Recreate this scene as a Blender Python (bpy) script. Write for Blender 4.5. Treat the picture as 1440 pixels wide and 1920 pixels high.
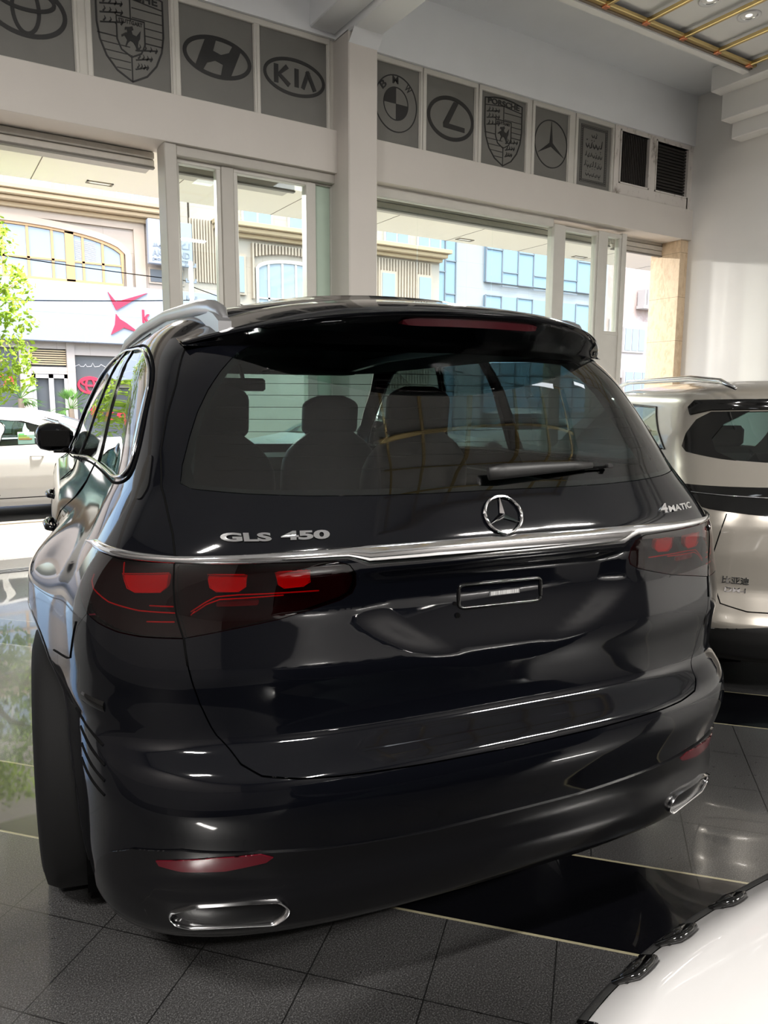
import bpy, math, random
import numpy as np
from mathutils import Vector, Matrix
from mathutils.geometry import delaunay_2d_cdt
for o in list(bpy.data.objects): bpy.data.objects.remove(o)
SC = bpy.context.scene
COL = SC.collection
R = math.radians
random.seed(7); RNG = np.random.RandomState(5)

# ---------------------------------------------------------------- camera, sky, sun, exposure
RY = R(32.185); CAMH = 1.4351
cam = bpy.data.cameras.new('camera'); cam.sensor_fit = 'VERTICAL'; cam.sensor_height = 24; cam.sensor_width = 18
cam.lens = 1390.75*24/1920; cam.clip_end = 300; cam.clip_start = .02
camo = bpy.data.objects.new('camera', cam); COL.objects.link(camo)
camo.matrix_world = Matrix.Translation((0, 0, CAMH)) @ Matrix.Rotation(-RY, 4, 'Z') @ Matrix.Rotation(R(90-8.3096), 4, 'X') @ Matrix.Rotation(R(.2135), 4, 'Z')
SC.camera = camo
SC.view_settings.view_transform = 'Standard'; SC.view_settings.look = 'None'
SC.view_settings.gamma = 1; SC.view_settings.use_curve_mapping = False
SC.view_settings.exposure = 0.0
try:
    SC.cycles.max_bounces = 10; SC.cycles.transparent_max_bounces = 24; SC.cycles.glossy_bounces = 6
    SC.cycles.caustics_reflective = False; SC.cycles.caustics_refractive = False
    SC.cycles.use_denoising = True
except Exception: pass
SUN_EL, SUN_AZ = R(52), R(205)
W = bpy.data.worlds.new('world'); SC.world = W; W.use_nodes = True
nt = W.node_tree; nt.nodes.clear()
sky = nt.nodes.new('ShaderNodeTexSky'); sky.sky_type = 'NISHITA'; sky.sun_disc = False
sky.sun_elevation = SUN_EL; sky.sun_rotation = SUN_AZ; sky.dust_density = 3; sky.air_density = 1
bg = nt.nodes.new('ShaderNodeBackground'); bg.inputs[1].default_value = .95
ow = nt.nodes.new('ShaderNodeOutputWorld')
nt.links.new(sky.outputs[0], bg.inputs[0]); nt.links.new(bg.outputs[0], ow.inputs[0])
sl = bpy.data.lights.new('sun', 'SUN'); sl.energy = 1.9; sl.angle = R(.6); sl.color = (1, .96, .88)
so = bpy.data.objects.new('sun', sl); COL.objects.link(so)
so.rotation_euler = Vector((.22, -.55, 1.0)).to_track_quat('Z', 'Y').to_euler()
ROOM_LIGHT = 760.0

# ---------------------------------------------------------------- materials
class NB:
    def __init__(s, name):
        s.m = bpy.data.materials.new(name); s.m.use_nodes = True; s.t = s.m.node_tree; s.t.nodes.clear()
        s.out = s.t.nodes.new('ShaderNodeOutputMaterial')
    def n(s, t, **k):
        x = s.t.nodes.new(t)
        for a, b in k.items(): setattr(x, a, b)
        return x
    def l(s, a, b): s.t.links.new(a, b)
    def setin(s, i, v):
        if hasattr(v, 'is_output') or isinstance(v, bpy.types.NodeSocket): s.l(v, i)
        else: i.default_value = v
    def ma(s, op, a, b=0.0, c=None):
        x = s.n('ShaderNodeMath', operation=op); s.setin(x.inputs[0], a); s.setin(x.inputs[1], b)
        if c is not None: s.setin(x.inputs[2], c)
        return x.outputs[0]
    def mix(s, f, a, b):
        x = s.n('ShaderNodeMix', data_type='RGBA'); s.setin(x.inputs[0], f)
        s.setin(x.inputs[6], a if not isinstance(a, tuple) else (*a, 1)[:4]); s.setin(x.inputs[7], b if not isinstance(b, tuple) else (*b, 1)[:4])
        return x.outputs[2]
    def pos(s):
        tc = s.n('ShaderNodeTexCoord'); sx = s.n('ShaderNodeSeparateXYZ'); s.l(tc.outputs['Object'], sx.inputs[0]); s.obj = tc.outputs['Object']
        return sx.outputs
    def noise(s, scale, detail=3, rough=.5, vec=None, stretch=None):
        x = s.n('ShaderNodeTexNoise'); x.inputs['Scale'].default_value = scale; x.inputs['Detail'].default_value = detail; x.inputs['Roughness'].default_value = rough
        if vec is None: tc = s.n('ShaderNodeTexCoord'); vec = tc.outputs['Object']
        if stretch:
            mp = s.n('ShaderNodeMapping'); mp.inputs['Scale'].default_value = stretch; s.l(vec, mp.inputs[0]); vec = mp.outputs[0]
        s.l(vec, x.inputs['Vector']); return x.outputs['Fac']
    def ramp(s, f, stops):
        x = s.n('ShaderNodeValToRGB'); s.l(f, x.inputs[0]); e = x.color_ramp.elements
        while len(e) < len(stops): e.new(.5)
        for i, (p, c) in enumerate(stops): e[i].position = p; e[i].color = (*c, 1)[:4] if isinstance(c, tuple) else (c, c, c, 1)
        return x.outputs[0]
    def bsdf(s, col, rough=.5, metal=0., coat=0., bump=None, bstr=.1, spec=.5):
        p = s.n('ShaderNodeBsdfPrincipled'); s.setin(p.inputs['Base Color'], (*col, 1) if isinstance(col, tuple) else col)
        s.setin(p.inputs['Roughness'], rough); s.setin(p.inputs['Metallic'], metal); p.inputs['Coat Weight'].default_value = coat
        p.inputs['Coat Roughness'].default_value = .03; p.inputs['Specular IOR Level'].default_value = spec
        if bump is not None:
            b = s.n('ShaderNodeBump'); b.inputs['Strength'].default_value = bstr; b.inputs['Distance'].default_value = .01
            s.l(bump, b.inputs['Height']); s.l(b.outputs[0], p.inputs['Normal'])
        s.l(p.outputs[0], s.out.inputs[0]); return s.m
def simple(name, col, rough=.5, metal=0., coat=0., var=.0, vscale=8, bstr=0, spec=.5):
    b = NB(name)
    if var or bstr:
        n = b.noise(vscale, 5)
        c = b.mix(n, tuple(max(0, x*(1-var)) for x in col), tuple(min(1, x*(1+var)) for x in col))
        return b.bsdf(c, rough, metal, coat, n if bstr else None, bstr, spec)
    return b.bsdf(col, rough, metal, coat, spec=spec)
def glass(name, tint, f0=.04, rough=0.0, refl=1.0):
    b = NB(name); lw = b.n('ShaderNodeLayerWeight'); lw.inputs[0].default_value = .5
    p5 = b.ma('POWER', lw.outputs['Facing'], 5.0); f = b.ma('MULTIPLY_ADD', p5, (1-f0)*refl, f0)
    t = b.n('ShaderNodeBsdfTransparent'); t.inputs[0].default_value = (*tint, 1)
    g = b.n('ShaderNodeBsdfGlossy'); g.inputs['Roughness'].default_value = rough; g.inputs[0].default_value = (1, 1, 1, 1)
    m = b.n('ShaderNodeMixShader'); b.l(f, m.inputs[0]); b.l(t.outputs[0], m.inputs[1]); b.l(g.outputs[0], m.inputs[2]); b.l(m.outputs[0], b.out.inputs[0])
    return b.m
def emit(name, col, st):
    b = NB(name); e = b.n('ShaderNodeEmission'); e.inputs[0].default_value = (*col, 1); e.inputs[1].default_value = st; b.l(e.outputs[0], b.out.inputs[0]); return b.m

def floor_mat():
    b = NB('granite_tile_floor'); x, y, z = b.pos()
    e = b.ma('ADD', b.ma('MULTIPLY', x, .745), b.ma('MULTIPLY', y, .667))
    c = b.ma('ADD', b.ma('MULTIPLY', x, -.667), b.ma('MULTIPLY', y, .745))
    def band(a, d): return b.ma('MULTIPLY', b.ma('GREATER_THAN', e, a), b.ma('LESS_THAN', e, d))
    bands = b.ma('ADD', band(1.882, 2.288), b.ma('ADD', band(3.50, 3.92), band(.27, .67)))
    upper = b.ma('GREATER_THAN', e, 2.288)
    def line(v, off, pitch, w):
        m = b.ma('MODULO', b.ma('ADD', v, 60*pitch-off), pitch); d = b.ma('MINIMUM', m, b.ma('SUBTRACT', pitch, m)); return b.ma('LESS_THAN', d, w)
    le = line(e, 1.882, .303, .0018); leu = line(e, 2.288, .303, .0018)
    lc = line(c, 1.254, .302, .0018); lcu = line(c, -.34, .302, .0018)
    g1 = b.ma('MAXIMUM', le, lc); g2 = b.ma('MAXIMUM', leu, lcu)
    g = b.ma('ADD', b.ma('MULTIPLY', upper, g2), b.ma('MULTIPLY', b.ma('SUBTRACT', 1.0, upper), g1))
    g = b.ma('MULTIPLY', g, b.ma('SUBTRACT', 1.0, bands))
    sp = b.noise(260, 2, .7); spk = b.ramp(sp, [(.38, .009), (.52, .034), (.68, .12)])
    big = b.noise(5, 3); spk = b.mix(b.ma('MULTIPLY', big, .5), spk, (.032, .030, .030))
    bandc = b.mix(b.noise(120, 2), (.0012, .0013, .0018), (.003, .003, .004))
    col = b.mix(bands, spk, bandc); col = b.mix(g, col, (.006, .006, .006))
    # pale joint strips along the polished bands
    def strip(a): return b.ma('LESS_THAN', b.ma('ABSOLUTE', b.ma('SUBTRACT', e, a)), .0045)
    st = b.ma('ADD', b.ma('ADD', strip(1.882), strip(2.288)), b.ma('ADD', strip(3.50), strip(3.92)))
    col = b.mix(b.ma('MINIMUM', st, 1.0), col, (.22, .20, .13))
    ro = b.ma('MULTIPLY_ADD', bands, -.15, .25); ro = b.ma('MULTIPLY_ADD', b.noise(40, 3), .08, ro)
    return b.bsdf(col, ro, coat=.85, bump=b.mix(g, sp, (0., 0., 0.)), bstr=.03)
def paving_mat(name, c1, c2, px, py, joint=.006, jc=(.25, .23, .2), rough=.6):
    b = NB(name); x, y, z = b.pos()
    row = b.ma('FLOOR', b.ma('DIVIDE', b.ma('ADD', y, 50*py), py)); sh = b.ma('MULTIPLY', b.ma('MODULO', row, 2.0), px*.5)
    mx = b.ma('MODULO', b.ma('ADD', b.ma('ADD', x, 50*px), sh), px); my = b.ma('MODULO', b.ma('ADD', y, 50*py), py)
    j = b.ma('MAXIMUM', b.ma('LESS_THAN', mx, joint), b.ma('LESS_THAN', my, joint))
    n = b.noise(3, 6); n2 = b.noise(60, 2)
    col = b.mix(n, c1, c2); col = b.mix(b.ma('MULTIPLY', n2, .2), col, (.3, .28, .25)); col = b.mix(j, col, jc)
    return b.bsdf(col, rough)
def stone_mat(name, c1, c2, px=1.2, pz=.6, jc=None, rough=.7, joint=.012):
    b = NB(name); x, y, z = b.pos()
    mx = b.ma('MODULO', b.ma('ADD', x, 50*px), px); mz = b.ma('MODULO', b.ma('ADD', z, 50*pz), pz)
    j = b.ma('MAXIMUM', b.ma('LESS_THAN', mx, joint), b.ma('LESS_THAN', mz, joint))
    n = b.noise(1.3, 6, .6); col = b.mix(n, c1, c2); n2 = b.noise(14, 4); col = b.mix(b.ma('MULTIPLY', n2, .25), col, tuple(v*.8 for v in c1))
    return b.bsdf(b.mix(j, col, jc or tuple(v*.72 for v in c1)), rough)
def marble_mat():
    b = NB('beige_travertine'); x, y, z = b.pos()
    n = b.noise(9, 8, .65, stretch=(1, 1, .45)); n2 = b.noise(40, 4)
    col = b.ramp(n, [(.3, (.55, .40, .25)), (.5, (.74, .58, .40)), (.62, (.60, .44, .28)), (.75, (.82, .70, .52))])
    j = b.ma('LESS_THAN', b.ma('MODULO', b.ma('ADD', z, .12), .62), .006); col = b.mix(j, col, (.35, .25, .15))
    return b.bsdf(col, .45, bump=n2, bstr=.1)
def wall_mat(name, col, rust=False):
    b = NB(name); x, y, z = b.pos(); n = b.noise(2.2, 5); n2 = b.noise(90, 2)
    c = b.mix(n, tuple(v*.95 for v in col), tuple(min(1, v*1.03) for v in col))
    if rust:   # grime and rust runs round the two vent openings
        gx = b.ma('MULTIPLY', b.ma('GREATER_THAN', x, 8.05), b.ma('LESS_THAN', x, 9.7))
        gz = b.ma('MULTIPLY', b.ma('GREATER_THAN', z, 4.16), b.ma('LESS_THAN', z, 5.12))
        st = b.noise(3.5, 6, .7, stretch=(1.6, 1, 1)); d = b.ramp(st, [(.54, 0.), (.68, 1.)])
        c = b.mix(b.ma('MULTIPLY', b.ma('MULTIPLY', gx, gz), b.ma('MULTIPLY', d, .75)), c, (.12, .085, .055))
    return b.bsdf(c, .62, bump=n2, bstr=.03)
def film_mat():
    b = NB('grey_window_film'); n = b.noise(3.2, 6, .6); c = b.mix(n, (.15, .147, .135), (.20, .197, .182))
    return b.bsdf(c, .38, spec=.35)
M = {}
M['paint'] = simple('black_car_paint', (.0016, .0018, .0028), .05, spec=.40)
M['trim'] = simple('gloss_black_trim', (.003, .003, .003), .08)
M['plastic'] = simple('matt_black_plastic', (.004, .004, .004), .5, bstr=.02, vscale=200)
M['seam'] = simple('dark_rubber', (.002, .002, .002), .9, spec=.04)
M['rubber'] = simple('tyre_rubber', (.0022, .0022, .0024), .8, bstr=.05, vscale=120, spec=.2)
M['chrome'] = simple('chrome', (.82, .82, .83), .07, 1.0)
M['alu'] = simple('satin_aluminium', (.36, .36, .37), .33, .9)
M['privacy'] = glass('tinted_rear_glass', (.34, .44, .42), .085)
M['sideglass'] = glass('tinted_side_glass', (.10, .12, .12), .09)
M['clear'] = glass('clear_windscreen', (.62, .74, .71), .045)
M['shop'] = glass('shop_glass', (.93, .97, .94), .035)
M['lens'] = glass('smoked_red_lens', (.34, .028, .045), .045)
M['redblock'] = simple('red_light_guide', (.95, .012, .03), .25)
M['redline'] = simple('red_light_line', (.9, .02, .03), .25)
M['lampback'] = simple('lamp_housing', (.010, .003, .004), .85, spec=.2)
M['lampgrey'] = simple('lamp_reverse_cell', (.25, .25, .26), .3)
M['interior'] = simple('cabin_trim', (.030, .032, .033), .7)
M['leather'] = simple('black_leather', (.016, .016, .017), .45, bstr=.05, vscale=90)
M['head'] = simple('grey_headliner', (.10, .105, .105), .9)
M['beige'] = simple('champagne_paint', (.25, .23, .20), .28, .4, coat=1.0)
M['white'] = simple('white_car_paint', (.52, .51, .505), .25, coat=.8)
M['streetwhite'] = simple('white_street_car_paint', (.50, .485, .46), .3, coat=.5)
M['wall'] = wall_mat('painted_wall', (.85, .835, .81))
M['header'] = wall_mat('painted_beam', (.66, .62, .575))
M['headerrust'] = wall_mat('painted_beam_with_rust', (.70, .66, .62), True)
M['ceil'] = wall_mat('ceiling_paint', (.88, .90, .92))
M['ceilbright'] = wall_mat('ceiling_border_paint', (.88, .875, .86))
M['frame'] = simple('grey_white_frame_paint', (.62, .60, .55), .45, var=.06)
M['dframe'] = simple('greige_door_frame', (.48, .455, .41), .4, var=.05)
M['film'] = film_mat()
M['logo'] = simple('charcoal_vinyl', (.013, .013, .013), .5)
M['vent'] = simple('sooty_mesh', (.022, .019, .016), .8, var=.4, vscale=30)
M['floor'] = floor_mat()
M['marble'] = marble_mat()
M['gold'] = simple('brushed_gold', (.74, .57, .27), .28, 1.0)
M['copper'] = simple('copper_node', (.85, .35, .2), .3, 1.0)
M['shutter'] = simple('shutter_steel', (.50, .47, .42), .5, var=.12, vscale=20)
M['greenpane'] = simple('pale_green_pane', (.50, .62, .52), .3, var=.05)
M['soffit'] = simple('canopy_soffit', (.88, .83, .74), .8, var=.03, vscale=1)
M['darkred'] = simple('dark_red_plastic', (.028, .001, .003), .3, spec=.15)
M['reflred'] = simple('reflector_red', (.06, .002, .006), .15)
M['lampwhite'] = simple('lamp_white', (.85, .85, .85), .4)

# ---------------------------------------------------------------- object helpers
def tag(o, label=None, cat=None, group=None, kind=None):
    if label: o['label'] = label
    if cat: o['category'] = cat
    if group: o['group'] = group
    if kind: o['kind'] = kind
    return o
def thing(name, label, cat, loc=(0, 0, 0), rz=0, group=None):
    o = bpy.data.objects.new(name, None); COL.objects.link(o); o.location = loc; o.rotation_euler = (0, 0, rz); o.empty_display_size = .2
    return tag(o, label, cat, group)
def mobj(name, V, F, mat, parent=None, smooth=False, normals=None, auto=None):
    me = bpy.data.meshes.new(name); me.from_pydata([tuple(map(float, v)) for v in V], [], [tuple(int(i) for i in f) for f in F]); me.update()
    me.materials.append(M[mat] if isinstance(mat, str) else mat)
    if smooth: me.polygons.foreach_set('use_smooth', [True]*len(me.polygons))
    if normals is not None: me.normals_split_custom_set_from_vertices([tuple(map(float, n)) for n in normals])
    elif auto is not None:
        try: me.set_sharp_from_angle(angle=R(auto))
        except Exception: pass
    o = bpy.data.objects.new(name, me); COL.objects.link(o)
    if parent: o.parent = parent
    return o
class MB:
    """collects primitives that make ONE mesh"""
    def __init__(s): s.V = []; s.F = []
    def add(s, V, F):
        b = len(s.V); s.V += [tuple(v) for v in V]; s.F += [tuple(i+b for i in f) for f in F]; return s
    def box(s, x0, x1, y0, y1, z0, z1, bev=0.0):
        b = min(bev, (x1-x0)/2.2, (y1-y0)/2.2, (z1-z0)/2.2)
        if b <= 0:
            return s.add([(x, y, z) for x in (x0, x1) for y in (y0, y1) for z in (z0, z1)], [(0, 1, 3, 2), (4, 6, 7, 5), (0, 4, 5, 1), (2, 3, 7, 6), (0, 2, 6, 4), (1, 5, 7, 3)])
        X = (x0, x0+b, x1-b, x1); Y = (y0, y0+b, y1-b, y1); Z = (z0, z0+b, z1-b, z1); V = []; idx = {}
        def v(i, j, k):
            if (i, j, k) not in idx: idx[(i, j, k)] = len(V); V.append((X[i], Y[j], Z[k]))
            return idx[(i, j, k)]
        F = []
        for a, c in ((0, 1), (3, 2)):
            for q in (0,):
                pass
        # six faces
        F += [tuple(v(*p) for p in ((0, 1, 1), (0, 1, 2), (0, 2, 2), (0, 2, 1))), tuple(v(*p) for p in ((3, 1, 1), (3, 2, 1), (3, 2, 2), (3, 1, 2)))]
        F += [tuple(v(*p) for p in ((1, 0, 1), (2, 0, 1), (2, 0, 2), (1, 0, 2))), tuple(v(*p) for p in ((1, 3, 1), (1, 3, 2), (2, 3, 2), (2, 3, 1)))]
        F += [tuple(v(*p) for p in ((1, 1, 0), (1, 2, 0), (2, 2, 0), (2, 1, 0))), tuple(v(*p) for p in ((1, 1, 3), (2, 1, 3), (2, 2, 3), (1, 2, 3)))]
        I = {0: 1, 3: 2}
        for a in (0, 3):
            for c in (0, 3):
                F.append((v(a, I[c], 1), v(a, I[c], 2), v(I[a], c, 2), v(I[a], c, 1)))
                F.append((v(a, 1, I[c]), v(a, 2, I[c]), v(I[a], 2, c), v(I[a], 1, c)))
                F.append((v(1, a, I[c]), v(2, a, I[c]), v(2, I[a], c), v(1, I[a], c)))
                for d in (0, 3): F.append((v(a, I[c], I[d]), v(I[a], c, I[d]), v(I[a], I[c], d)))
        return s.add(V, F)
    def tube(s, P, r, n=8, closed=False, sx=1.0, up=(0, 0, 1)):
        P = [Vector(p) for p in P]; m = len(P); V = []; F = []
        rr = r if isinstance(r, (list, tuple)) else [r]*m
        for i in range(m):
            a = P[(i-1) % m] if (closed or i > 0) else P[i]; c = P[(i+1) % m] if (closed or i < m-1) else P[i]
            t = (c-a).normalized(); u = Vector(up)
            if abs(t.dot(u)) > .95: u = Vector((1, 0, 0)) if abs(t.x) < .9 else Vector((0, 1, 0))
            w = t.cross(u).normalized(); u = w.cross(t)
            for k in range(n):
                q = 2*math.pi*k/n; V.append(P[i]+w*math.cos(q)*rr[i]*sx+u*math.sin(q)*rr[i])
        e = m if closed else m-1
        for i in range(e):
            for k in range(n): F.append((i*n+k, i*n+(k+1) % n, ((i+1) % m)*n+(k+1) % n, ((i+1) % m)*n+k))
        if not closed: F += [tuple(range(n))[::-1], tuple((m-1)*n+k for k in range(n))]
        return s.add(V, F)
    def cyl(s, c, r, h, axis='z', n=24, r2=None):
        r2 = r if r2 is None else r2; V = []
        for k, (rr, hh) in enumerate(((r, 0), (r2, h))):
            for i in range(n):
                a = 2*math.pi*i/n; p = (rr*math.cos(a), rr*math.sin(a), hh)
                p = {'z': p, 'y': (p[0], p[2], p[1]), 'x': (p[2], p[0], p[1])}[axis]
                V.append((c[0]+p[0], c[1]+p[1], c[2]+p[2]))
        F = [(i, (i+1) % n, n+(i+1) % n, n+i) for i in range(n)]+[tuple(range(n))[::-1], tuple(range(n, 2*n))]
        return s.add(V, F)
    def lathe(s, prof, c, axis='x', n=48):
        V = []; m = len(prof)
        for i in range(n):
            a = 2*math.pi*i/n
            for (h, r) in prof:
                p = (h, r*math.cos(a), r*math.sin(a)) if axis == 'x' else (r*math.cos(a), r*math.sin(a), h) if axis == 'z' else (r*math.cos(a), h, r*math.sin(a))
                V.append((c[0]+p[0], c[1]+p[1], c[2]+p[2]))
        F = [(i*m+j, i*m+j+1, ((i+1) % n)*m+j+1, ((i+1) % n)*m+j) for i in range(n) for j in range(m-1)]
        return s.add(V, F)
    def ribbon(s, pts, w, y, t=.004, closed=False):
        """flat stroke in the x/z plane, its back at y, t thick towards -y"""
        m = len(pts); P = [Vector((p[0], 0, p[1])) for p in pts]; L = []; Rr = []
        ww = w if isinstance(w, (list, tuple)) else [w]*m
        for i in range(m):
            a = P[(i-1) % m] if (closed or i > 0) else P[i]; c = P[(i+1) % m] if (closed or i < m-1) else P[i]
            d = (c-a); d = d.normalized() if d.length > 0 else Vector((1, 0, 0)); nn = Vector((-d.z, 0, d.x))
            L.append(P[i]+nn*ww[i]/2); Rr.append(P[i]-nn*ww[i]/2)
        V = []
        for i in range(m): V += [(L[i].x, y-t, L[i].z), (Rr[i].x, y-t, Rr[i].z), (L[i].x, y, L[i].z), (Rr[i].x, y, Rr[i].z)]
        F = []
        for i in range(m if closed else m-1):
            a = i*4; c = ((i+1) % m)*4
            F += [(a, c, c+1, a+1), (a+2, c+2, c, a), (a+1, c+1, c+3, a+3)]
        if not closed: F += [(0, 1, 3, 2), ((m-1)*4+1, (m-1)*4, (m-1)*4+2, (m-1)*4+3)]
        return s.add(V, F)
    def plate(s, pts, y, t=.004):
        """flat filled polygon in x/z with thickness t towards -y"""
        m = len(pts); vs, _, fs, *_ = delaunay_2d_cdt([Vector(p) for p in pts], [(i, (i+1) % m) for i in range(m)], [], 1, 1e-6)
        V = [(v.x, y-t, v.y) for v in vs]+[(v.x, y, v.y) for v in vs]; k = len(vs)
        F = [tuple(f) for f in fs]+[(i, (i+1) % m, k+(i+1) % m, k+i) for i in range(m)]
        return s.add(V, F)
    def build(s, name, mat, parent=None, smooth=False, auto=None):
        o = mobj(name, s.V, s.F, mat, parent, smooth, auto=auto)
        bm_fix(o); return o
def bm_fix(o):
    import bmesh
    bm = bmesh.new(); bm.from_mesh(o.data); bmesh.ops.recalc_face_normals(bm, faces=bm.faces); bm.to_mesh(o.data); bm.free()
def box(name, x0, x1, y0, y1, z0, z1, mat, parent=None, bev=0.0): return MB().box(x0, x1, y0, y1, z0, z1, bev).build(name, mat, parent)
def struct(o): o['kind'] = 'structure'; return o
def text_mesh(s, ext=.003, bold=0.0):
    c = bpy.data.curves.new('t', 'FONT'); c.body = s; c.size = 1.0; c.extrude = 0; c.offset = bold; c.resolution_u = 4
    o = bpy.data.objects.new('t', c); COL.objects.link(o); dg = bpy.context.evaluated_depsgraph_get(); dg.update()
    me = bpy.data.meshes.new_from_object(o.evaluated_get(dg)); V = np.array([v.co[:] for v in me.vertices]); F = [tuple(p.vertices) for p in me.polygons]
    bpy.data.objects.remove(o); bpy.data.meshes.remove(me); return V, F
def extrude_flat(V, F, t):
    """V (n,3) x,y in plane, returns thickened verts (third coordinate 0 front, -t back)"""
    n = len(V); cnt = {}
    for f in F:
        for i in range(len(f)): e = (f[i], f[(i+1) % len(f)]); cnt[e] = 1
    side = [e for e in cnt if (e[1], e[0]) not in cnt]
    V2 = np.concatenate([V, V+np.array([0, 0, -t])]); F2 = list(F)+[tuple(i+n for i in f[::-1]) for f in F]+[(a+n, b+n, b, a)[::-1] for a, b in side]
    return V2, F2

# ---------------------------------------------------------------- car skins
def smooth_table(tab, zs, sig):
    z0=np.array([t[0] for t in tab],float); V=np.array([t[1:] for t in tab],float)
    dz=zs[1]-zs[0]; k=int(3*sig/dz)+1
    ze=np.arange(zs[0]-k*dz, zs[-1]+k*dz+dz/2, dz)
    W=np.exp(-.5*(np.arange(-k,k+1)*dz/sig)**2); W/=W.sum()
    return np.array([np.convolve(np.interp(ze,z0,V[:,i]),W,'valid')[:len(zs)] for i in range(V.shape[1])])
class Loft:
    """car skin: one plan outline per height; s 0..1 rear half, 1..2 side, 2..3 nose half; negative s mirrors"""
    def __init__(self, tab, side=None, push=None, sig=.016):
        self.z0=tab[0][0]; self.z1=tab[-1][0]
        self.zs=np.arange(self.z0,self.z1+.0025,.005); self.T=smooth_table(tab,self.zs,sig)
        self.side=side; self.push=push
        ph=np.linspace(0,np.pi/2,2001); n=2.9
        u=.9*np.sin(ph)**(2/n); v=-.62*np.cos(ph)**(2/n)
        a=np.concatenate([[0],np.cumsum(np.hypot(np.diff(u),np.diff(v)))]); self.a=a/a[-1]; self.ph=ph
    def par(self,z):
        return [np.interp(z,self.zs,t) for t in self.T]   # Yr W D n Yf
    def base(self,s,z):
        s=np.asarray(s,float); z=np.asarray(z,float); sg=np.where(s<0,-1.,1.); s=np.abs(s)
        Yr,W,D,n,Yf=self.par(z); Df=.55
        ph=np.interp(np.clip(s,0,1),self.a,self.ph)
        u=np.sin(ph)**(2/n); v=np.abs(np.cos(ph))**(2/n)
        Yc=Yr+D; Yfc=np.maximum(Yf-Df,Yc+.05)
        X=W*u; Y=Yc-D*v
        t=np.clip(s-1,0,1); Y=np.where(s>1,Yc+t*(Yfc-Yc),Y)
        th=np.clip(s-2,0,1)*np.pi/2
        Y=np.where(s>2,Yfc+(Yf-Yfc)*np.sin(th)**(2/2.6),Y); X=np.where(s>2,W*np.abs(np.cos(th))**(2/2.6),X)
        if self.side is not None: X=X+self.side(Y,z,X/np.maximum(W,.01))
        return X*sg,Y,z
    def P(self,s,z):
        X,Y,Z=self.base(s,z)
        if self.push is not None:
            dx,dy=self.push(X,Y,Z,s); X=X+dx; Y=Y+dy
        return np.stack([X,Y,Z],-1)
    def N(self,s,z,e=.004):
        s=np.asarray(s,float); z=np.asarray(z,float)
        zz=np.clip(z,self.z0+e,self.z1-e)
        a=self.P(s+e,zz)-self.P(s-e,zz); b=self.P(s,zz+e)-self.P(s,zz-e)
        n=np.cross(a,b); n/=np.maximum(np.linalg.norm(n,axis=-1,keepdims=True),1e-9)
        return n
    def s_of_X(self,X,z):
        Yr,W,D,n,Yf=self.par(z); u=np.clip(np.abs(X)/W,0,1)
        ph=np.arcsin(np.clip(u**(n/2),0,1)); return np.sign(X)*np.interp(ph,self.ph,self.a)
    def s_of_Y(self,Y,z):
        Yr,W,D,n,Yf=self.par(z); Yc=Yr+D; Yfc=np.maximum(Yf-.55,Yc+.05)
        v=np.clip((Yc-Y)/D,0,1); ph=np.arccos(np.clip(v**(n/2),0,1)); 
        return np.where(Y>Yc,1+(Y-Yc)/(Yfc-Yc),np.interp(ph,self.ph,self.a))
def sm(a,b,x):
    t=np.clip((x-a)/(b-a),0,1); return t*t*(3-2*t)
# z, Yr, W, D, n, Yf
SUV=[(0.24, 0.445, 0.891, 0.46, 3.15, 4.7), (0.3, 0.365, 0.907, 0.5, 3.25, 4.9), (0.38, 0.34, 0.917, 0.55, 3.35, 5.0), (0.44, 0.35, 0.922, 0.57, 3.35, 5.02), (0.5, 0.335, 0.925, 0.59, 3.35, 5.03), (0.56, 0.31, 0.927, 0.61, 3.35, 5.05), (0.61, 0.295, 0.927, 0.61, 3.35, 5.05), (0.675, 0.3, 0.922, 0.61, 3.35, 5.05), (0.7, 0.33, 0.922, 0.59, 3.35, 5.05), (0.715, 0.375, 0.922, 0.58, 3.35, 5.05), (0.76, 0.38, 0.94, 0.58, 3.35, 5.05), (0.82, 0.375, 0.94, 0.58, 3.35, 5.05), (0.87, 0.365, 0.94, 0.59, 3.45, 5.05), (0.93, 0.375, 0.938, 0.58, 3.45, 5.04), (1.0, 0.385, 0.93, 0.58, 3.45, 5.0), (1.06, 0.378, 0.91, 0.58, 3.45, 4.9), (1.1, 0.372, 0.89, 0.58, 3.45, 4.6), (1.13, 0.378, 0.872, 0.58, 3.45, 4.25), (1.18, 0.403, 0.845, 0.58, 3.35, 4.05), (1.24, 0.432, 0.81, 0.59, 3.25, 3.95), (1.3, 0.465, 0.792, 0.6, 3.2, 3.85), (1.4, 0.535, 0.768, 0.6, 3.15, 3.7), (1.5, 0.61, 0.738, 0.6, 3.15, 3.5), (1.56, 0.67, 0.715, 0.6, 3.05, 3.4), (1.61, 0.71, 0.685, 0.6, 2.6, 3.3), (1.65, 0.75, 0.645, 0.6, 2.5, 3.2), (1.69, 0.8, 0.58, 0.6, 2.4, 3.1), (1.72, 0.88, 0.48, 0.6, 2.3, 2.9), (1.74, 1.0, 0.33, 0.5, 2.3, 2.7)]
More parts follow.
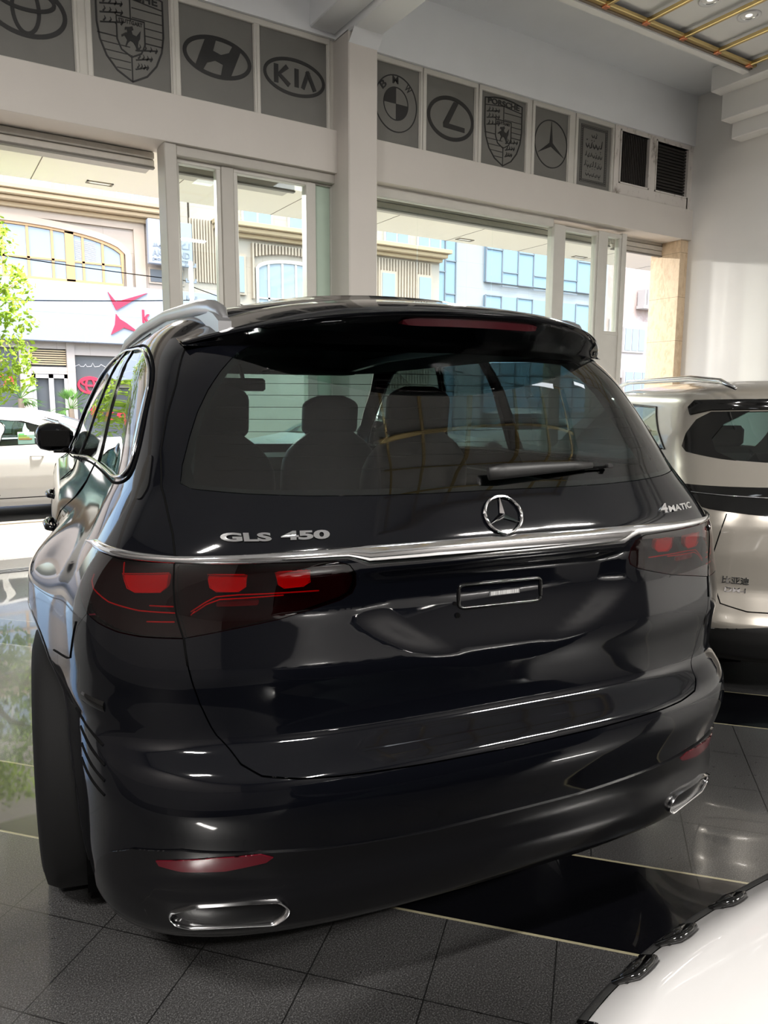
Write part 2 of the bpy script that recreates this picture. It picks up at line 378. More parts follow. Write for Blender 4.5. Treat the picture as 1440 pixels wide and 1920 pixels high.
def suv_side(Y,z,u):
    w=u**4
    fl=.10*np.exp(-((Y-1.34)/.36)**2)*sm(1.14,.94,z)
    fr=.07*np.exp(-((Y-4.15)/.50)**2)*sm(1.05,.90,z)
    dr=(.055*sm(1.3,2.6,Y)*(1-sm(3.9,4.9,Y)))*sm(1.3,1.0,z)
    gh=.05*sm(.9,2.9,Y)*sm(1.1,1.22,z)*(1-.55*sm(1.25,1.6,z))
    dr=.05*sm(.9,2.3,Y)*sm(1.2,1.05,z)*sm(.45,.6,z)
    tk=-.02*np.exp(-((z-.62)/.10)**2)*sm(1.7,2.0,Y)*(1-sm(3.4,3.7,Y))
    return w*(np.maximum(fl,dr)+fr*0+gh+tk)
def suv_push(X,Y,Z,s):
    a=sm(.40,.27,np.abs(X)+.25*sm(1.0,.80,Z))*sm(.80,1.02,Z)*sm(1.088,1.055,Z)
    b=.012*np.exp(-((Z-.90)/.05)**2)*sm(.86,.4,np.abs(X))
    return 0*X, a*.018*(np.abs(s)<1)
suv=Loft(SUV,suv_side,suv_push)
# ---------------------------------------------------------------- panels cut out of a car skin
def s2x(s):
    a = abs(s); return math.copysign(1.15*min(a, 1)+2.9*max(0, min(a, 2)-1)+1.1*max(0, a-2), s)
def x2s(x):
    x = np.asarray(x, float); a = np.abs(x); r = np.where(a < 1.15, a/1.15, np.where(a < 4.05, 1+(a-1.15)/2.9, 2+(a-4.05)/1.1)); return np.sign(x)*r
def inpoly(pts, poly):
    x, y = pts[:, 0], pts[:, 1]; c = np.zeros(len(pts), bool); n = len(poly)
    for i in range(n):
        x1, y1 = poly[i]; x2, y2 = poly[i-1]
        if y1 == y2: continue
        m = ((y1 > y) != (y2 > y)) & (x < (x2-x1)*(y-y1)/(y2-y1)+x1); c ^= m
    return c
def densify(poly, st):
    out = []
    for i in range(len(poly)):
        a = np.array(poly[i], float); b = np.array(poly[(i+1) % len(poly)], float); L = np.hypot(*(b-a)); k = max(1, int(math.ceil(L/(st if max(abs(a[0]), abs(b[0])) < 1.3 else st*2.2))))
        out += [tuple(a+(b-a)*j/k) for j in range(k)]
    return out
def roundpoly(poly, r=.012, k=4, skip=()):
    """rounds the corners of a polygon given in stretched coordinates"""
    out = []; n = len(poly)
    for i in range(n):
        p = np.array(poly[i], float); a = np.array(poly[i-1], float)-p; b = np.array(poly[(i+1) % n], float)-p
        la, lb = np.hypot(*a), np.hypot(*b); rr = min(r, la*.45, lb*.45)
        if i in skip or rr < 1e-4: out.append(tuple(p)); continue
        p0 = p+a/la*rr; p1 = p+b/lb*rr
        for j in range(k+1):
            t = j/k; out.append(tuple((1-t)**2*p0+2*t*(1-t)*p+t*t*p1))
    return out
def chaikin(P, it=2):
    for _ in range(it):
        Q = []
        for i in range(len(P)):
            a, b = P[i], P[(i+1) % len(P)]; Q += [(.75*a[0]+.25*b[0], .75*a[1]+.25*b[1]), (.25*a[0]+.75*b[0], .25*a[1]+.75*b[1])]
        P = Q
    return P
def shrink(poly, d):
    P = np.array(poly); n = len(P); A = sum(P[i-1][0]*P[i][1]-P[i][0]*P[i-1][1] for i in range(n)); sg = 1 if A > 0 else -1; out = []
    for i in range(n):
        t1 = P[i]-P[i-1]; t2 = P[(i+1) % n]-P[i]; t1 = t1/max(np.hypot(*t1), 1e-9); t2 = t2/max(np.hypot(*t2), 1e-9)
        t = t1+t2; t = t/max(np.hypot(*t), 1e-9); out.append(tuple(P[i]+sg*d*np.array([-t[1], t[0]])))
    return out
def panel(lf, name, poly, mat, parent, off=0.0, holes=(), mirror=False, step=.017, flange=.010, gap=.0, rnd=0.0, bulge=0.0):
    X = [(s2x(s), z) for s, z in poly]
    if rnd: X = roundpoly(X, rnd)
    if gap: X = shrink(X, gap)
    st = min(step, .012) if step < .03 else step
    B = densify(X, st); HB = [densify([(s2x(s), z) for s, z in h], st) for h in holes]
    pts = list(B); ed = [(i, (i+1) % len(B)) for i in range(len(B))]
    for h in HB:
        k = len(pts); pts += h; ed += [(k+i, k+(i+1) % len(h)) for i in range(len(h))]
    bp = np.array(pts); x0, z0 = bp[:len(B)].min(0); x1, z1 = bp[:len(B)].max(0)
    xs = []; x = x0+step*.5
    while x < x1: xs.append(x); x += step*(1.0 if abs(x) < 1.3 else 2.4)
    zs = np.arange(z0+step*.5, z1, step)
    G = np.array([(a, b) for a in xs for b in zs]) if len(zs) and xs else np.zeros((0, 2))
    if len(G):
        k = inpoly(G, B)
        for h in HB: k &= ~inpoly(G, h)
        G = G[k]
        if len(G):
            md = np.full(len(G), 9.)
            for i in range(0, len(bp), 200): md = np.minimum(md, np.sqrt(((G[:, None, :]-bp[None, i:i+200, :])**2).sum(2)).min(1))
            G = G[md > step*.55]
    allp = [Vector(p) for p in pts]+[Vector(tuple(p)) for p in G]
    vs, es, fs, *_ = delaunay_2d_cdt(allp, ed, [], 0, 1e-7)
    VV = np.array([v[:] for v in vs]); F = np.array([f for f in fs if len(f) == 3]); cen = VV[F].mean(1)
    k = inpoly(cen, B)
    for h in HB: k &= ~inpoly(cen, h)
    F = F[k]; u = np.unique(F); rm = -np.ones(len(VV), int); rm[u] = range(len(u)); F = rm[F]; VV = VV[u]
    S = x2s(VV[:, 0]); Z = np.clip(VV[:, 1], lf.z0, lf.z1); P = lf.P(S, Z); N = lf.N(S, Z)
    o = np.full(len(P), off)
    if bulge:
        md = np.full(len(VV), 9.); bb = np.array(B)
        for i in range(0, len(bb), 200): md = np.minimum(md, np.sqrt(((VV[:, None, :]-bb[None, i:i+200, :])**2).sum(2)).min(1))
        o = o+bulge*np.clip(md/.02, 0, 1)**.5
    P = P+N*o[:, None]
    # outward-facing winding
    a = P[F[:, 1]]-P[F[:, 0]]; b = P[F[:, 2]]-P[F[:, 0]]; fl = (np.cross(a, b)*N[F[:, 0]]).sum(1) < 0; F[fl] = F[fl][:, ::-1]
    Fl = [tuple(f) for f in F]; V = P; NN = N
    if flange:
        cnt = {}
        for f in Fl:
            for i in range(3): cnt[(f[i], f[(i+1) % 3])] = 1
        be = [e for e in cnt if (e[1], e[0]) not in cnt]
        vi = sorted({i for e in be for i in e}); k = len(V); m1 = {v: k+i for i, v in enumerate(vi)}; k2 = k+len(vi); m2 = {v: k2+i for i, v in enumerate(vi)}
        outd = {v: np.zeros(3) for v in vi}
        for a_, b_ in be:
            t = P[b_]-P[a_]; q = np.cross(t, N[a_]); outd[a_] += q; outd[b_] += q
        fn = np.array([outd[v]/max(np.linalg.norm(outd[v]), 1e-9) for v in vi])
        V = np.concatenate([V, P[vi], P[vi]-N[vi]*flange]); NN = np.concatenate([NN, fn, fn])
        Fl += [(b_ if False else m1[b_], m1[a_], m2[a_], m2[b_]) for a_, b_ in be]
    if mirror: V = V*np.array([-1, 1, 1]); NN = NN*np.array([-1, 1, 1]); Fl = [f[::-1] for f in Fl]
    return mobj(name, V, Fl, mat, parent, True, NN)
def mir(p): return [(-s, z) for s, z in p[::-1]]
def both(lf, name, poly, mat, parent, **k):
    return panel(lf, name, poly, mat, parent, **k), panel(lf, name, poly, mat, parent, mirror=True, **k)
def strip(lf, name, ss, zlo, zhi, mat, parent, off=.001, bulge=.006, k=7, mirror=False):
    """a moulding that follows the skin, half-round in section"""
    V = []; n = len(ss)
    for i, s in enumerate(ss):
        for j in range(k):
            t = j/(k-1); z = zlo[i]+(zhi[i]-zlo[i])*t
            p = lf.P(s, z); nn = lf.N(s, z); V.append(p+nn*(off+bulge*math.sin(math.pi*t)**.6))
    F = [(i*k+j, (i+1)*k+j, (i+1)*k+j+1, i*k+j+1) for i in range(n-1) for j in range(k-1)]+[tuple(range(k)), tuple((n-1)*k+j for j in range(k))[::-1]]
    V = np.array(V)
    if mirror: V = V*np.array([-1, 1, 1]); F = [f[::-1] for f in F]
    return mobj(name, V, F, mat, parent, True, auto=60)
def skintube(lf, name, pts, r, mat, parent, off=.002, closed=False, mirror=False, st=.03):
    P = []
    q = densify([(s2x(s), z) for s, z in pts], st)
    if not closed:
        last = (s2x(pts[-1][0]), pts[-1][1]); e = [i for i, p in enumerate(q) if abs(p[0]-last[0])+abs(p[1]-last[1]) < 1e-6][0]; q = q[:e+1]
    for x, z in q:
        s = float(x2s(x)); p = lf.P(s, z)+lf.N(s, z)*off; P.append(p*np.array([-1 if mirror else 1, 1, 1]))
    return MB().tube(P, r, 6, closed).build(name, mat, parent, True)
def skintext(lf, name, txt, X0, z0, w, h, mat, parent, t=.005, bold=.02, slant=0.0, base=.0):
    V, F = text_mesh(txt, bold=bold); mn, mx = V.min(0), V.max(0)
    V[:, 0] = (V[:, 0]-mn[0])/(mx[0]-mn[0])*w; V[:, 1] = (V[:, 1]-mn[1])/(mx[1]-mn[1])*h; V[:, 2] = 0; V[:, 0] += V[:, 1]*slant
    V2, F2 = extrude_flat(V, F, t); P = []
    for x, y, d in V2:
        z = z0+y; s = float(lf.s_of_X(np.array(X0+x), z)); P.append(lf.P(s, z)+lf.N(s, z)*(base+t+d))
    return mobj(name, P, F2, mat, parent)
def disc(lf, Y, z, r, n=40, side=-1):
    """a wheel-arch outline on the side of the skin"""
    out = []
    for i in range(n):
        a = 2*math.pi*i/n; zz = z+r*math.sin(a); zc = min(max(zz, lf.z0-.02), lf.z1); out.append((side*float(lf.s_of_Y(np.array(Y+r*math.cos(a)), max(zc, lf.z0))), zc))
    return out
def wheel(parent, name, x, y, r, w, spokes=10, side=-1):
    """tyre plus rim: a part with a sub-part"""
    h = w/2; prof = [(-h*.80, r*.64), (-h*.96, r*.72), (-h, r*.84), (-h*.93, r*.94), (-h*.72, r*.985), (-h*.3, r), (h*.3, r), (h*.72, r*.985), (h*.93, r*.94), (h, r*.84), (h*.96, r*.72), (h*.80, r*.64)]
    t = MB().lathe(prof, (x, y, r), 'x', 56).build(name, 'rubber', parent, True)
    m = MB().lathe([(-h*.80, r*.66), (-h*.70, r*.62), (h*.70, r*.62), (h*.80, r*.66)], (x, y, r), 'x', 48)
    m.cyl((x+side*h*.15, y, r), r*.17, side*h*.42, 'x', 20)
    for k in range(spokes):
        a = 2*math.pi*k/spokes; c, s_ = math.cos(a), math.sin(a)
        m.tube([(x+side*h*.50, y+c*r*.12, r+s_*r*.12), (x+side*h*.66, y+c*r*.62, r+s_*r*.62)], [r*.055, r*.04], 6)
    m.build('rim', 'alu', t, True, 40); return t

# ---------------------------------------------------------------- the black car
def black_car():
    T = thing('car', 'large glossy black car seen from behind with a chrome bar above its red tail lamps', 'car', (1.0733, .8923, 0), R(-8.7396))
    lf = suv
    gapl = [(-.668, 1.60), (-.666, 1.574), (-.669, 1.48), (-.683, 1.412), (-.692, 1.327), (-.674, 1.253), (-.604, 1.165), (-.577, 1.117), (-.55, 1.035), (-.524, .958), (-.517, .903), (-.502, .82), (-.478, .747), (-.451, .699), (-.42, .681), (-.36, .672), (-.30, .668), (-.144, .663), (0, .661)]
    glass_h = [(0, 1.236), (-.12, 1.235), (-.236, 1.236), (-.36, 1.239), (-.48, 1.244), (-.60, 1.252), (-.628, 1.262), (-.630, 1.30), (-.618, 1.359), (-.603, 1.415), (-.582, 1.465), (-.555, 1.51), (-.524, 1.553), (-.50, 1.572), (-.46, 1.585), (0, 1.59)]
    glassp = glass_h+mir(glass_h)[1:-1]
    inner = [(-.577, 1.113), (-.408, 1.112), (-.285, 1.110), (-.258, 1.100), (-.243, 1.080), (-.238, 1.054), (-.242, 1.036), (-.262, 1.022), (-.31, 1.006), (-.364, .990), (-.44, .975), (-.524, .958), (-.55, 1.035)]
    outer = [(-.524, .958), (-.606, .958), (-.66, .962), (-.715, .972), (-.754, .984), (-.785, 1.004), (-.812, 1.030), (-.845, 1.066), (-.895, 1.104), (-.880, 1.115), (-.83, 1.116), (-.77, 1.112), (-.705, 1.110), (-.64, 1.111), (-.577, 1.113), (-.55, 1.035)]
    gate = gapl+mir(gapl)[1:]
    # tailgate: centre panel with the rear glass and both inner lamp windows cut out
    g = panel(lf, 'tailgate', gate, 'paint', T, holes=[glassp, inner, mir(inner)], gap=.0022, step=.015)
    panel(lf, 'rear_glass', glassp, 'privacy', T, off=-.001, gap=.002, flange=.004)
    # printed black border of the glass and its heating wires
    inh = [(0, 1.252), (-.236, 1.252), (-.48, 1.256), (-.595, 1.264), (-.612, 1.30), (-.602, 1.36), (-.586, 1.42), (-.565, 1.465), (-.535, 1.515), (-.505, 1.55), (-.45, 1.562), (0, 1.568)]
    panel(lf, 'glass_border', glassp, 'trim', T, off=-.006, gap=.003, holes=[inh+mir(inh)[1:-1]], flange=0)
    hw = MB()
    for i in range(9):
        z = 1.295+.027*i; lim = .56-.0*i-(.09*max(0, i-5)/3)
        hw.tube([lf.P(s, z)-lf.N(s, z)*.006 for s in np.linspace(-lim, lim, 24)], .0006, 4)
    hw.build('heating_wires', 'seam', T)
    # lower half: bumper
    bump = [(0, .24), (-1.16, .24), (-1.16, .78), (-1.04, .805), (-1.0, .812), (-.969, .822), (-.90, .845), (-.862, .852), (-.838, .862), (-.815, .90), (-.79, .95), (-.754, .984), (-.715, .972), (-.66, .962), (-.606, .958)]+gapl[9:]
    archr = disc(lf, 1.30, .39, .455)
    bumpf = bump+mir(bump)[1:-1]
    panel(lf, 'rear_bumper', bumpf, 'paint', T, holes=[], gap=.0015, step=.017) if False else None
    def clip_arch(poly):
        # bumper side edge follows the wheel arch
        out = [(0, .24), (-.30, .24), (-.60, .24)]
        ang = [a for a in np.linspace(-160, -214, 12)]
        for a in ang:
            Y = 1.30+.468*math.cos(R(a)); z = .39+.468*math.sin(R(a)); out.append((-float(lf.s_of_Y(np.array(Y), max(z, .24))), max(z, .24)))
        return out+[p for p in poly if abs(p[0]) < out[-1][0]*-1-.01 and p[1] > .6]
    bh = clip_arch(bump[4:])
    panel(lf, 'rear_bumper', bh+mir(bh)[1:-1], 'paint', T, gap=.0012, step=.017, flange=.02)
    # side shell with roof
    A = [(Y, z) for Y, z in ()]
    fw = disc(lf, 4.38, .39, .455)
    dlo = [(-.795, 1.292), (-.835, 1.262), (-.92, 1.251), (-1.0, 1.247), (-1.34, 1.243), (-1.6, 1.208), (-1.93, 1.165), (-1.97, 1.20), (-1.955, 1.40), (-1.93, 1.56), (-1.84, 1.615), (-1.72, 1.632), (-1.46, 1.628), (-1.25, 1.610), (-1.0, 1.592), (-.90, 1.580), (-.853, 1.566), (-.80, 1.535), (-.775, 1.50), (-.768, 1.45)]
    dlo = chaikin(dlo, 2)
    ws = [(-2.06, 1.15), (-2.06, 1.30), (-2.07, 1.62), (-2.10, 1.66), (-3, 1.66), (-3, 1.15)]
    gl2 = [(0, 1.60)]+gapl[:1]+gapl+[(0, .24), (-.6, .24)]
    bump_hole = bh[3:]+[]
    shell = [(0, 1.601), (-.672, 1.601)]+gapl[1:10]+[p for p in bump[5:15]][::-1]
    archpts = []
    for a in np.linspace(-214, -380, 34):
        Y = 1.30+.468*math.cos(R(a)); z = max(.39+.468*math.sin(R(a)), .24); archpts.append((-float(lf.s_of_Y(np.array(Y), z)), z))
    fpts = []
    for a in np.linspace(-160, -380, 40):
        Y = 4.38+.455*math.cos(R(a)); z = max(.39+.455*math.sin(R(a)), .24); fpts.append((-float(lf.s_of_Y(np.array(Y), z)), z))
    low = [p for p in bump[4:15] if abs(p[0]) < abs(archpts[0][0])-.01 and p[1] > .8]
    shell = [(0, 1.601), (-.672, 1.601)]+gapl[1:9]+[(-.577, 1.113)]*0
    shell = [(0, 1.601), (-.672, 1.601)]+gapl[1:10]+low[::-1]+archpts+fpts+[(-2.9, .26), (-3, .26), (-3, 1.74), (0, 1.74)]
    ded = [shell[0]]
    for p in shell[1:]:
        if abs(p[0]-ded[-1][0])+abs(p[1]-ded[-1][1]) > 1e-4: ded.append(p)
    sh = panel(lf, 'body_shell', ded, 'paint', T, holes=[outer_hole(outer), dlo, ws], gap=0, step=.022, flange=.006)
    sh2 = panel(lf, 'body_shell', ded, 'paint', T, holes=[outer_hole(outer), dlo, ws], gap=0, step=.022, flange=.006, mirror=True)
    # roof skin on top
    th = np.linspace(-3, 3, 120); ring = lf.P(th, np.full(120, 1.7395))
    c = ring.mean(0); V = [c+np.array([0, 0, .012])]; F = []
    for k in (.5, 1.0):
        for p in ring: V.append(c+(p-c)*k+np.array([0, 0, .012*(1-k*k)]))
    F += [(0, 1+i, 1+(i+1) % 120) for i in range(120)]+[(1+i, 121+i, 121+(i+1) % 120, 1+(i+1) % 120) for i in range(120)]
    o = mobj('roof_panel', V, F, 'paint', T, True); bm_fix(o)
    # glass of the sides and the windscreen
    C1, C2, B1, B2 = -1.215, -1.262, -1.512, -1.545
    def cut(lo, hi):
        # part of the side glass outline between two pillars
        poly = [(s2x(s), z) for s, z in densify([(s, z) for s, z in dlo], .012)]
        q = [p for p in densify(dlo, .012) if lo <= p[0] <= hi]
        return q
    def zr(s):   # bottom and top of the glass at s
        q = densify(dlo, .006); n_ = [p[1] for p in q if abs(p[0]-s) < .014]; return min(n_)+.004, max(n_)-.004
    def window(nm, s0, s1, mat='sideglass'):
        ss = np.linspace(s0, s1, 14); zz = [zr(s) for s in ss]
        poly = [(s, z[0]) for s, z in zip(ss, zz)]+[(s, z[1]) for s, z in list(zip(ss, zz))[::-1]]
        if s0 > -.9: 
            q = densify(dlo, .01); e = [p for p in q if p[0] > -1.0]; e.sort(key=lambda p: math.atan2(p[1]-1.42, p[0]+1.0)); 
            poly = [(s1, zr(s1)[0])]+[p for p in e]+[(s1, zr(s1)[1])]
        for mr in (False, True): panel(lf, nm, poly, mat, T, off=-.004, mirror=mr, flange=.004, step=.03, gap=.001)
    window('quarter_glass', -.80, C1); window('rear_door_glass', C2, B1); window('front_door_glass', B2, -1.93, 'sideglass')
    for mr in (False, True):
        for a, b in ((C1, C2), (B1, B2)):
            za, zb = zr(a), zr(b); panel(lf, 'pillar_cover', [(a, za[0]-.004), (b, zb[0]-.004), (b, zb[1]+.004), (a, za[1]+.004)], 'trim', T, off=.001, mirror=mr, flange=.006, step=.03)
        skintube(lf, 'window_trim', dlo, .0042, 'chrome', T, .004, True, mr)
        skintube(lf, 'window_seal', [(s+(.012 if s > -1 else 0), z+(.012 if z > 1.4 else -.012)) for s, z in dlo], .0035, 'seam', T, .001, True, mr)
    panel(lf, 'windscreen', [(-2.07, 1.155), (-2.07, 1.30), (-2.08, 1.615), (-2.11, 1.655), (-3, 1.655), (-3, 1.155)], 'clear', T, off=-.003, flange=0, step=.04)
    panel(lf, 'windscreen', [(-2.07, 1.155), (-2.07, 1.30), (-2.08, 1.615), (-2.11, 1.655), (-3, 1.655), (-3, 1.155)], 'clear', T, off=-.003, flange=0, step=.04, mirror=True)
    # door shut lines
    for mr in (False, True):
        for pts in ([(-1.238, 1.24), (-1.238, 1.0), (-1.24, .80)], [(-1.53, 1.22), (-1.53, .9), (-1.53, .40)], [(-1.98, 1.16), (-1.99, .9), (-1.98, .45)], [(-1.24, .40), (-1.53, .36), (-1.98, .36)],
                    [(-.80, .955), (-.838, .862), (-.862, .852), (-.969, .822), (-1.0, .812)]):
            skintube(lf, 'shut_line', pts, .0022, 'seam', T, .0005, False, mr)
        skintube(lf, 'shut_line', [p for p in gapl[:11]], .0024, 'seam', T, .0004, False, mr)
    # chrome bar across the lamps
    ss = list(np.linspace(-.905, -.60, 22))+list(np.linspace(-.58, .58, 60))+list(np.linspace(.60, .905, 22)); lo = []; hi = []
    for s in ss:
        a = abs(s)
        if a > .258: l = 1.1115+.0
        else: l = 1.1115-.017*float(sm(.262, .225, a))
        h = float(np.interp(a, [0, .27, .58, .70, .84, .905], [1.138, 1.136, 1.1255, 1.127, 1.129, 1.114])); l = min(l, h-.001) if a < .84 else float(np.interp(a, [.84, .905], [1.115, 1.110])); lo.append(l); hi.append(h)
    strip(lf, 'chrome_bar', ss, lo, hi, 'chrome', T, .001, .007, 9)
    # tail lamps
    def lamp(nm, poly, mr, cells, lines, grey):
        e = panel(lf, nm, poly, 'lens', T, off=.001, gap=.0018, mirror=mr, flange=0, step=.014, rnd=.004)
        panel(lf, 'lamp_housing', poly, 'lampback', e, off=-.020, gap=.001, mirror=mr, flange=-.004, step=.02)
        for c_ in cells:
            panel(lf, 'light_cell', c_, 'redblock', e, off=-.010, mirror=mr, flange=.014, step=.014, rnd=.010)
            skintube(lf, 'light_rim', c_, .0012, 'redline', e, -.0075, True, mr)
        for l_ in lines: skintube(lf, 'light_line', l_, .0016, 'redline', e, -.008, False, mr)
        if grey: panel(lf, 'reverse_cell', grey, 'lampgrey', e, off=-.016, mirror=mr, flange=.006, rnd=.005)
        return e
    for mr in (False, True):
        lamp('inner_tail_lamp', inner, mr, [[(-.507, 1.090), (-.434, 1.087), (-.430, 1.062), (-.440, 1.052), (-.480, 1.053), (-.494, 1.062)], [(-.386, 1.090), (-.325, 1.092), (-.319, 1.066), (-.329, 1.057), (-.362, 1.055), (-.374, 1.064)]],
             [[(-.517, 1.011), (-.495, 1.030), (-.478, 1.042), (-.44, 1.045), (-.30, 1.045)], [(-.512, 1.008), (-.492, 1.026), (-.47, 1.036), (-.36, 1.040)], [(-.51, 1.012), (-.516, 1.004)]], [(-.475, 1.032), (-.40, 1.031), (-.40, 1.019), (-.475, 1.019)])
        lamp('outer_tail_lamp', outer, mr, [[(-.690, 1.082), (-.583, 1.092), (-.576, 1.062), (-.585, 1.050), (-.640, 1.046), (-.662, 1.053)]],
             [[(-.785, 1.066), (-.783, 1.050), (-.765, 1.036), (-.70, 1.018), (-.62, 1.009), (-.545, 1.008)], [(-.60, 1.021), (-.552, 1.021)], [(-.60, .988), (-.545, .990)], [(-.70, 1.105), (-.685, 1.078)]], None)
    # emblem: ring and three-pointed star standing proud of the panel
    m = MB(); zc = 1.181; rr = .0485; Q = []
    def onskin(x, z, d): s = float(lf.s_of_X(np.array(x), z)); return lf.P(s, z)+lf.N(s, z)*d
    for i in range(56):
        a = 2*math.pi*i/56; p = onskin(rr*math.cos(a)+.001, zc+rr*.82*math.sin(a), .006); Q.append(p)
    m.tube(Q, .0036, 8, True)
    for k in range(3):
        a = math.pi/2+k*2*math.pi/3; c_, s_ = math.cos(a), math.sin(a); tip = onskin(rr*.96*c_+.001, zc+rr*.80*s_, .006); cc = onskin(.001, zc, .012)
        l_ = onskin(.001+.0075*math.cos(a+math.pi/2)+.004*c_, zc+.0075*math.sin(a+math.pi/2)*.82+.004*s_, .003); r_ = onskin(.001+.0075*math.cos(a-math.pi/2)+.004*c_, zc+.0075*math.sin(a-math.pi/2)*.82+.004*s_, .003)
        bk = onskin(.001, zc, .001); m.add([cc, l_, tip, r_, bk], [(0, 1, 2), (0, 2, 3), (4, 2, 1), (4, 3, 2), (0, 4, 1), (0, 3, 4)])
    m.build('star_emblem', 'chrome', T, False)
    skintext(lf, 'model_lettering', 'GLS', -.636, 1.1525, .098, .0165, 'chrome', T, .004, .045)
    skintext(lf, 'model_lettering', '450', -.520, 1.1535, .100, .0175, 'chrome', T, .004, .045, .12)
    skintext(lf, 'drive_lettering', '4', .491, 1.155, .030, .022, 'chrome', T, .004, .04, .3)
    skintext(lf, 'drive_lettering', 'MATIC', .527, 1.155, .118, .0150, 'chrome', T, .004, .035, .15)
    # small recessed plate holder with a bar-code sticker
    rp = []
    for cx, cz, a0 in ((.100, 1.014, 0), (-.100, 1.016, 90), (-.100, .982, 180), (.100, .980, 270)):
        for k in range(5): a = R(a0+k*22.5); rp.append((cx+.012*math.cos(a), cz+.010*math.sin(a)))
    o = MB().tube([onskin(x, z, .001) for x, z in rp], .0042, 8, True).build('plate_recess', 'trim', T, True)
    st = [(float(lf.s_of_X(np.array(x), z)), z) for x, z in ((-.031, .992), (.053, .992), (.053, 1.004), (-.031, 1.004))]
    panel(lf, 'barcode_sticker', st, simple('sticker_dark', (.03, .03, .032), .5), T, off=.0012, flange=.001)
    m = MB(); x = -.027
    while x < .049:
        w = random.choice((.0009, .0014, .002)); q = [onskin(xx, zz, .0018) for xx, zz in ((x, .9935), (x+w, .9935), (x+w, 1.0025), (x, 1.0025))]; m.add(q, [(0, 1, 2, 3)]); x += w+random.choice((.0009, .0013))
    m.build('barcode_bars', simple('sticker_grey', (.42, .42, .42), .5), T)
    # camera dome and lock under the recess
    m = MB()
    for x, z, r_ in ((-.118, .958, .006), (-.122, .985, .004)): m.cyl(onskin(x, z, .001), r_, -.004, 'y', 14)
    m.build('tailgate_sensor', 'trim', T)
    # spoiler with the high stop lamp in its rear face
    def se(X): a = abs(X)/.64; return .52+.36*a**2.6, 1.648-.066*a**2.5
    Xs = np.linspace(-.638, .638, 61); K = []
    for X in Xs:
        a = abs(X)/.64; Ye, ze = se(X); zt = 1.723-.115*a**3.2; Yt = 1.02
        zg = 1.592-.018*a**2; Yg = .685+.175*a**2.4
        sec = [(Yt, zt), (.5*Yt+.5*Ye+.0, .42*zt+.58*ze+.024*(1-a**3)), (Ye+.05, ze+.016*(1-a**4)+.002), (Ye+.014, ze+.0055), (Ye+.001, ze+.0005), (Ye+.003, ze-.005), (Ye+.02, ze-.014*(1-a**6*.8)), (.5*Ye+.5*Yg, .5*ze+.5*zg-.004), (Yg, zg-.012*(1-a**4)), (Yg+.035, zg+.012)]
        K.append([(X, y, z) for y, z in sec])
    n = len(K[0]); V = [p for k in K for p in k]; F = [(i*n+j, i*n+j+1, (i+1)*n+j+1, (i+1)*n+j) for i in range(60) for j in range(n-1)]+[tuple(range(n)), tuple(60*n+j for j in range(n))[::-1]]
    o = mobj('spoiler', V, F, 'paint', T, True, auto=50); bm_fix(o)
    V = []; 
    for X in np.linspace(-.185, .185, 25):
        a = abs(X)/.64; Ye, ze = se(X); zg = 1.592-.018*a**2; Yg = .685+.175*a**2.4; h = .0065*(1-(abs(X)/.19)**8*.9)
        yc, zc_ = Ye+.030, ze-.0215; V += [(X, yc-.006-.004, zc_+h+.002), (X, yc-.004, zc_-h-.004), (X, yc+.02, zc_-h), (X, yc+.02, zc_+h)]
    F = [(i*4+j, i*4+(j+1) % 4, (i+1)*4+(j+1) % 4, (i+1)*4+j) for i in range(24) for j in range(4)]+[(0, 1, 2, 3), (96, 97, 98, 99)]
    o = mobj('high_stop_lamp', V, F, 'darkred', T, False); bm_fix(o)
    # rear wiper: housing, arm, blade
    m = MB(); pz = 1.268
    m.tube([onskin(-.022, pz-.002, .020), onskin(.02, pz, .026), onskin(.12, pz+.004, .024), onskin(.22, pz+.008, .020), onskin(.285, pz+.0085, .017)], [.016, .018, .015, .0115, .007], 12, sx=.7)
    w_ = m.build('wiper_arm', 'plastic', T, True)
    MB().tube([onskin(.04, pz-.002, .010), onskin(.2, pz+.002, .010), onskin(.345, pz+.006, .010)], .0035, 6).box(0, .001, 0, .001, 0, .001).build('wiper_blade', 'seam', w_)
    p = onskin(.343, pz+.006, .014); MB().box(p[0]-.008, p[0]+.008, p[1]-.008, p[1]+.008, p[2]-.005, p[2]+.005, .002).build('wiper_clip', 'plastic', w_)
    # bumper details
    lip = [(0, .478), (-.127, .479), (-.311, .492), (-.45, .506), (-.56, .512), (-.66, .492), (-.73, .455), (-.797, .405), (-.845, .345), (-.86, .30), (-.84, .262), (-.78, .243), (0, .243)]
    panel(lf, 'lower_skirt', lip+mir(lip)[1:-1], simple('skirt_black', (.003, .003, .0035), .22, spec=.3), T, off=.0035, flange=.004, step=.02)
    for mr in (False, True):
        rf = [(-.604, .466), (-.56, .458), (-.48, .462), (-.41, .478), (-.398, .490), (-.42, .502), (-.50, .497), (-.57, .486), (-.61, .478)]
        panel(lf, 'reflector', rf, 'reflred', T, off=.006, mirror=mr, flange=.004)
        sx_ = 1 if mr else -1
        ex = [(-.562, .326), (-.405, .326), (-.383, .345), (-.376, .366), (-.39, .386), (-.44, .389), (-.54, .384), (-.588, .366), (-.598, .347), (-.585, .331)]
        ep = [lf.P(s, z)+lf.N(s, z)*.010 for s, z in roundpoly(ex, .008, 3)]; V = [np.array([p_[0]*(-sx_), p_[1], p_[2]]) if False else np.array([p_[0]*(1 if sx_ < 0 else -1), p_[1], p_[2]]) for p_ in ep]
        cen = np.mean(V, 0); n = len(V); VV = []
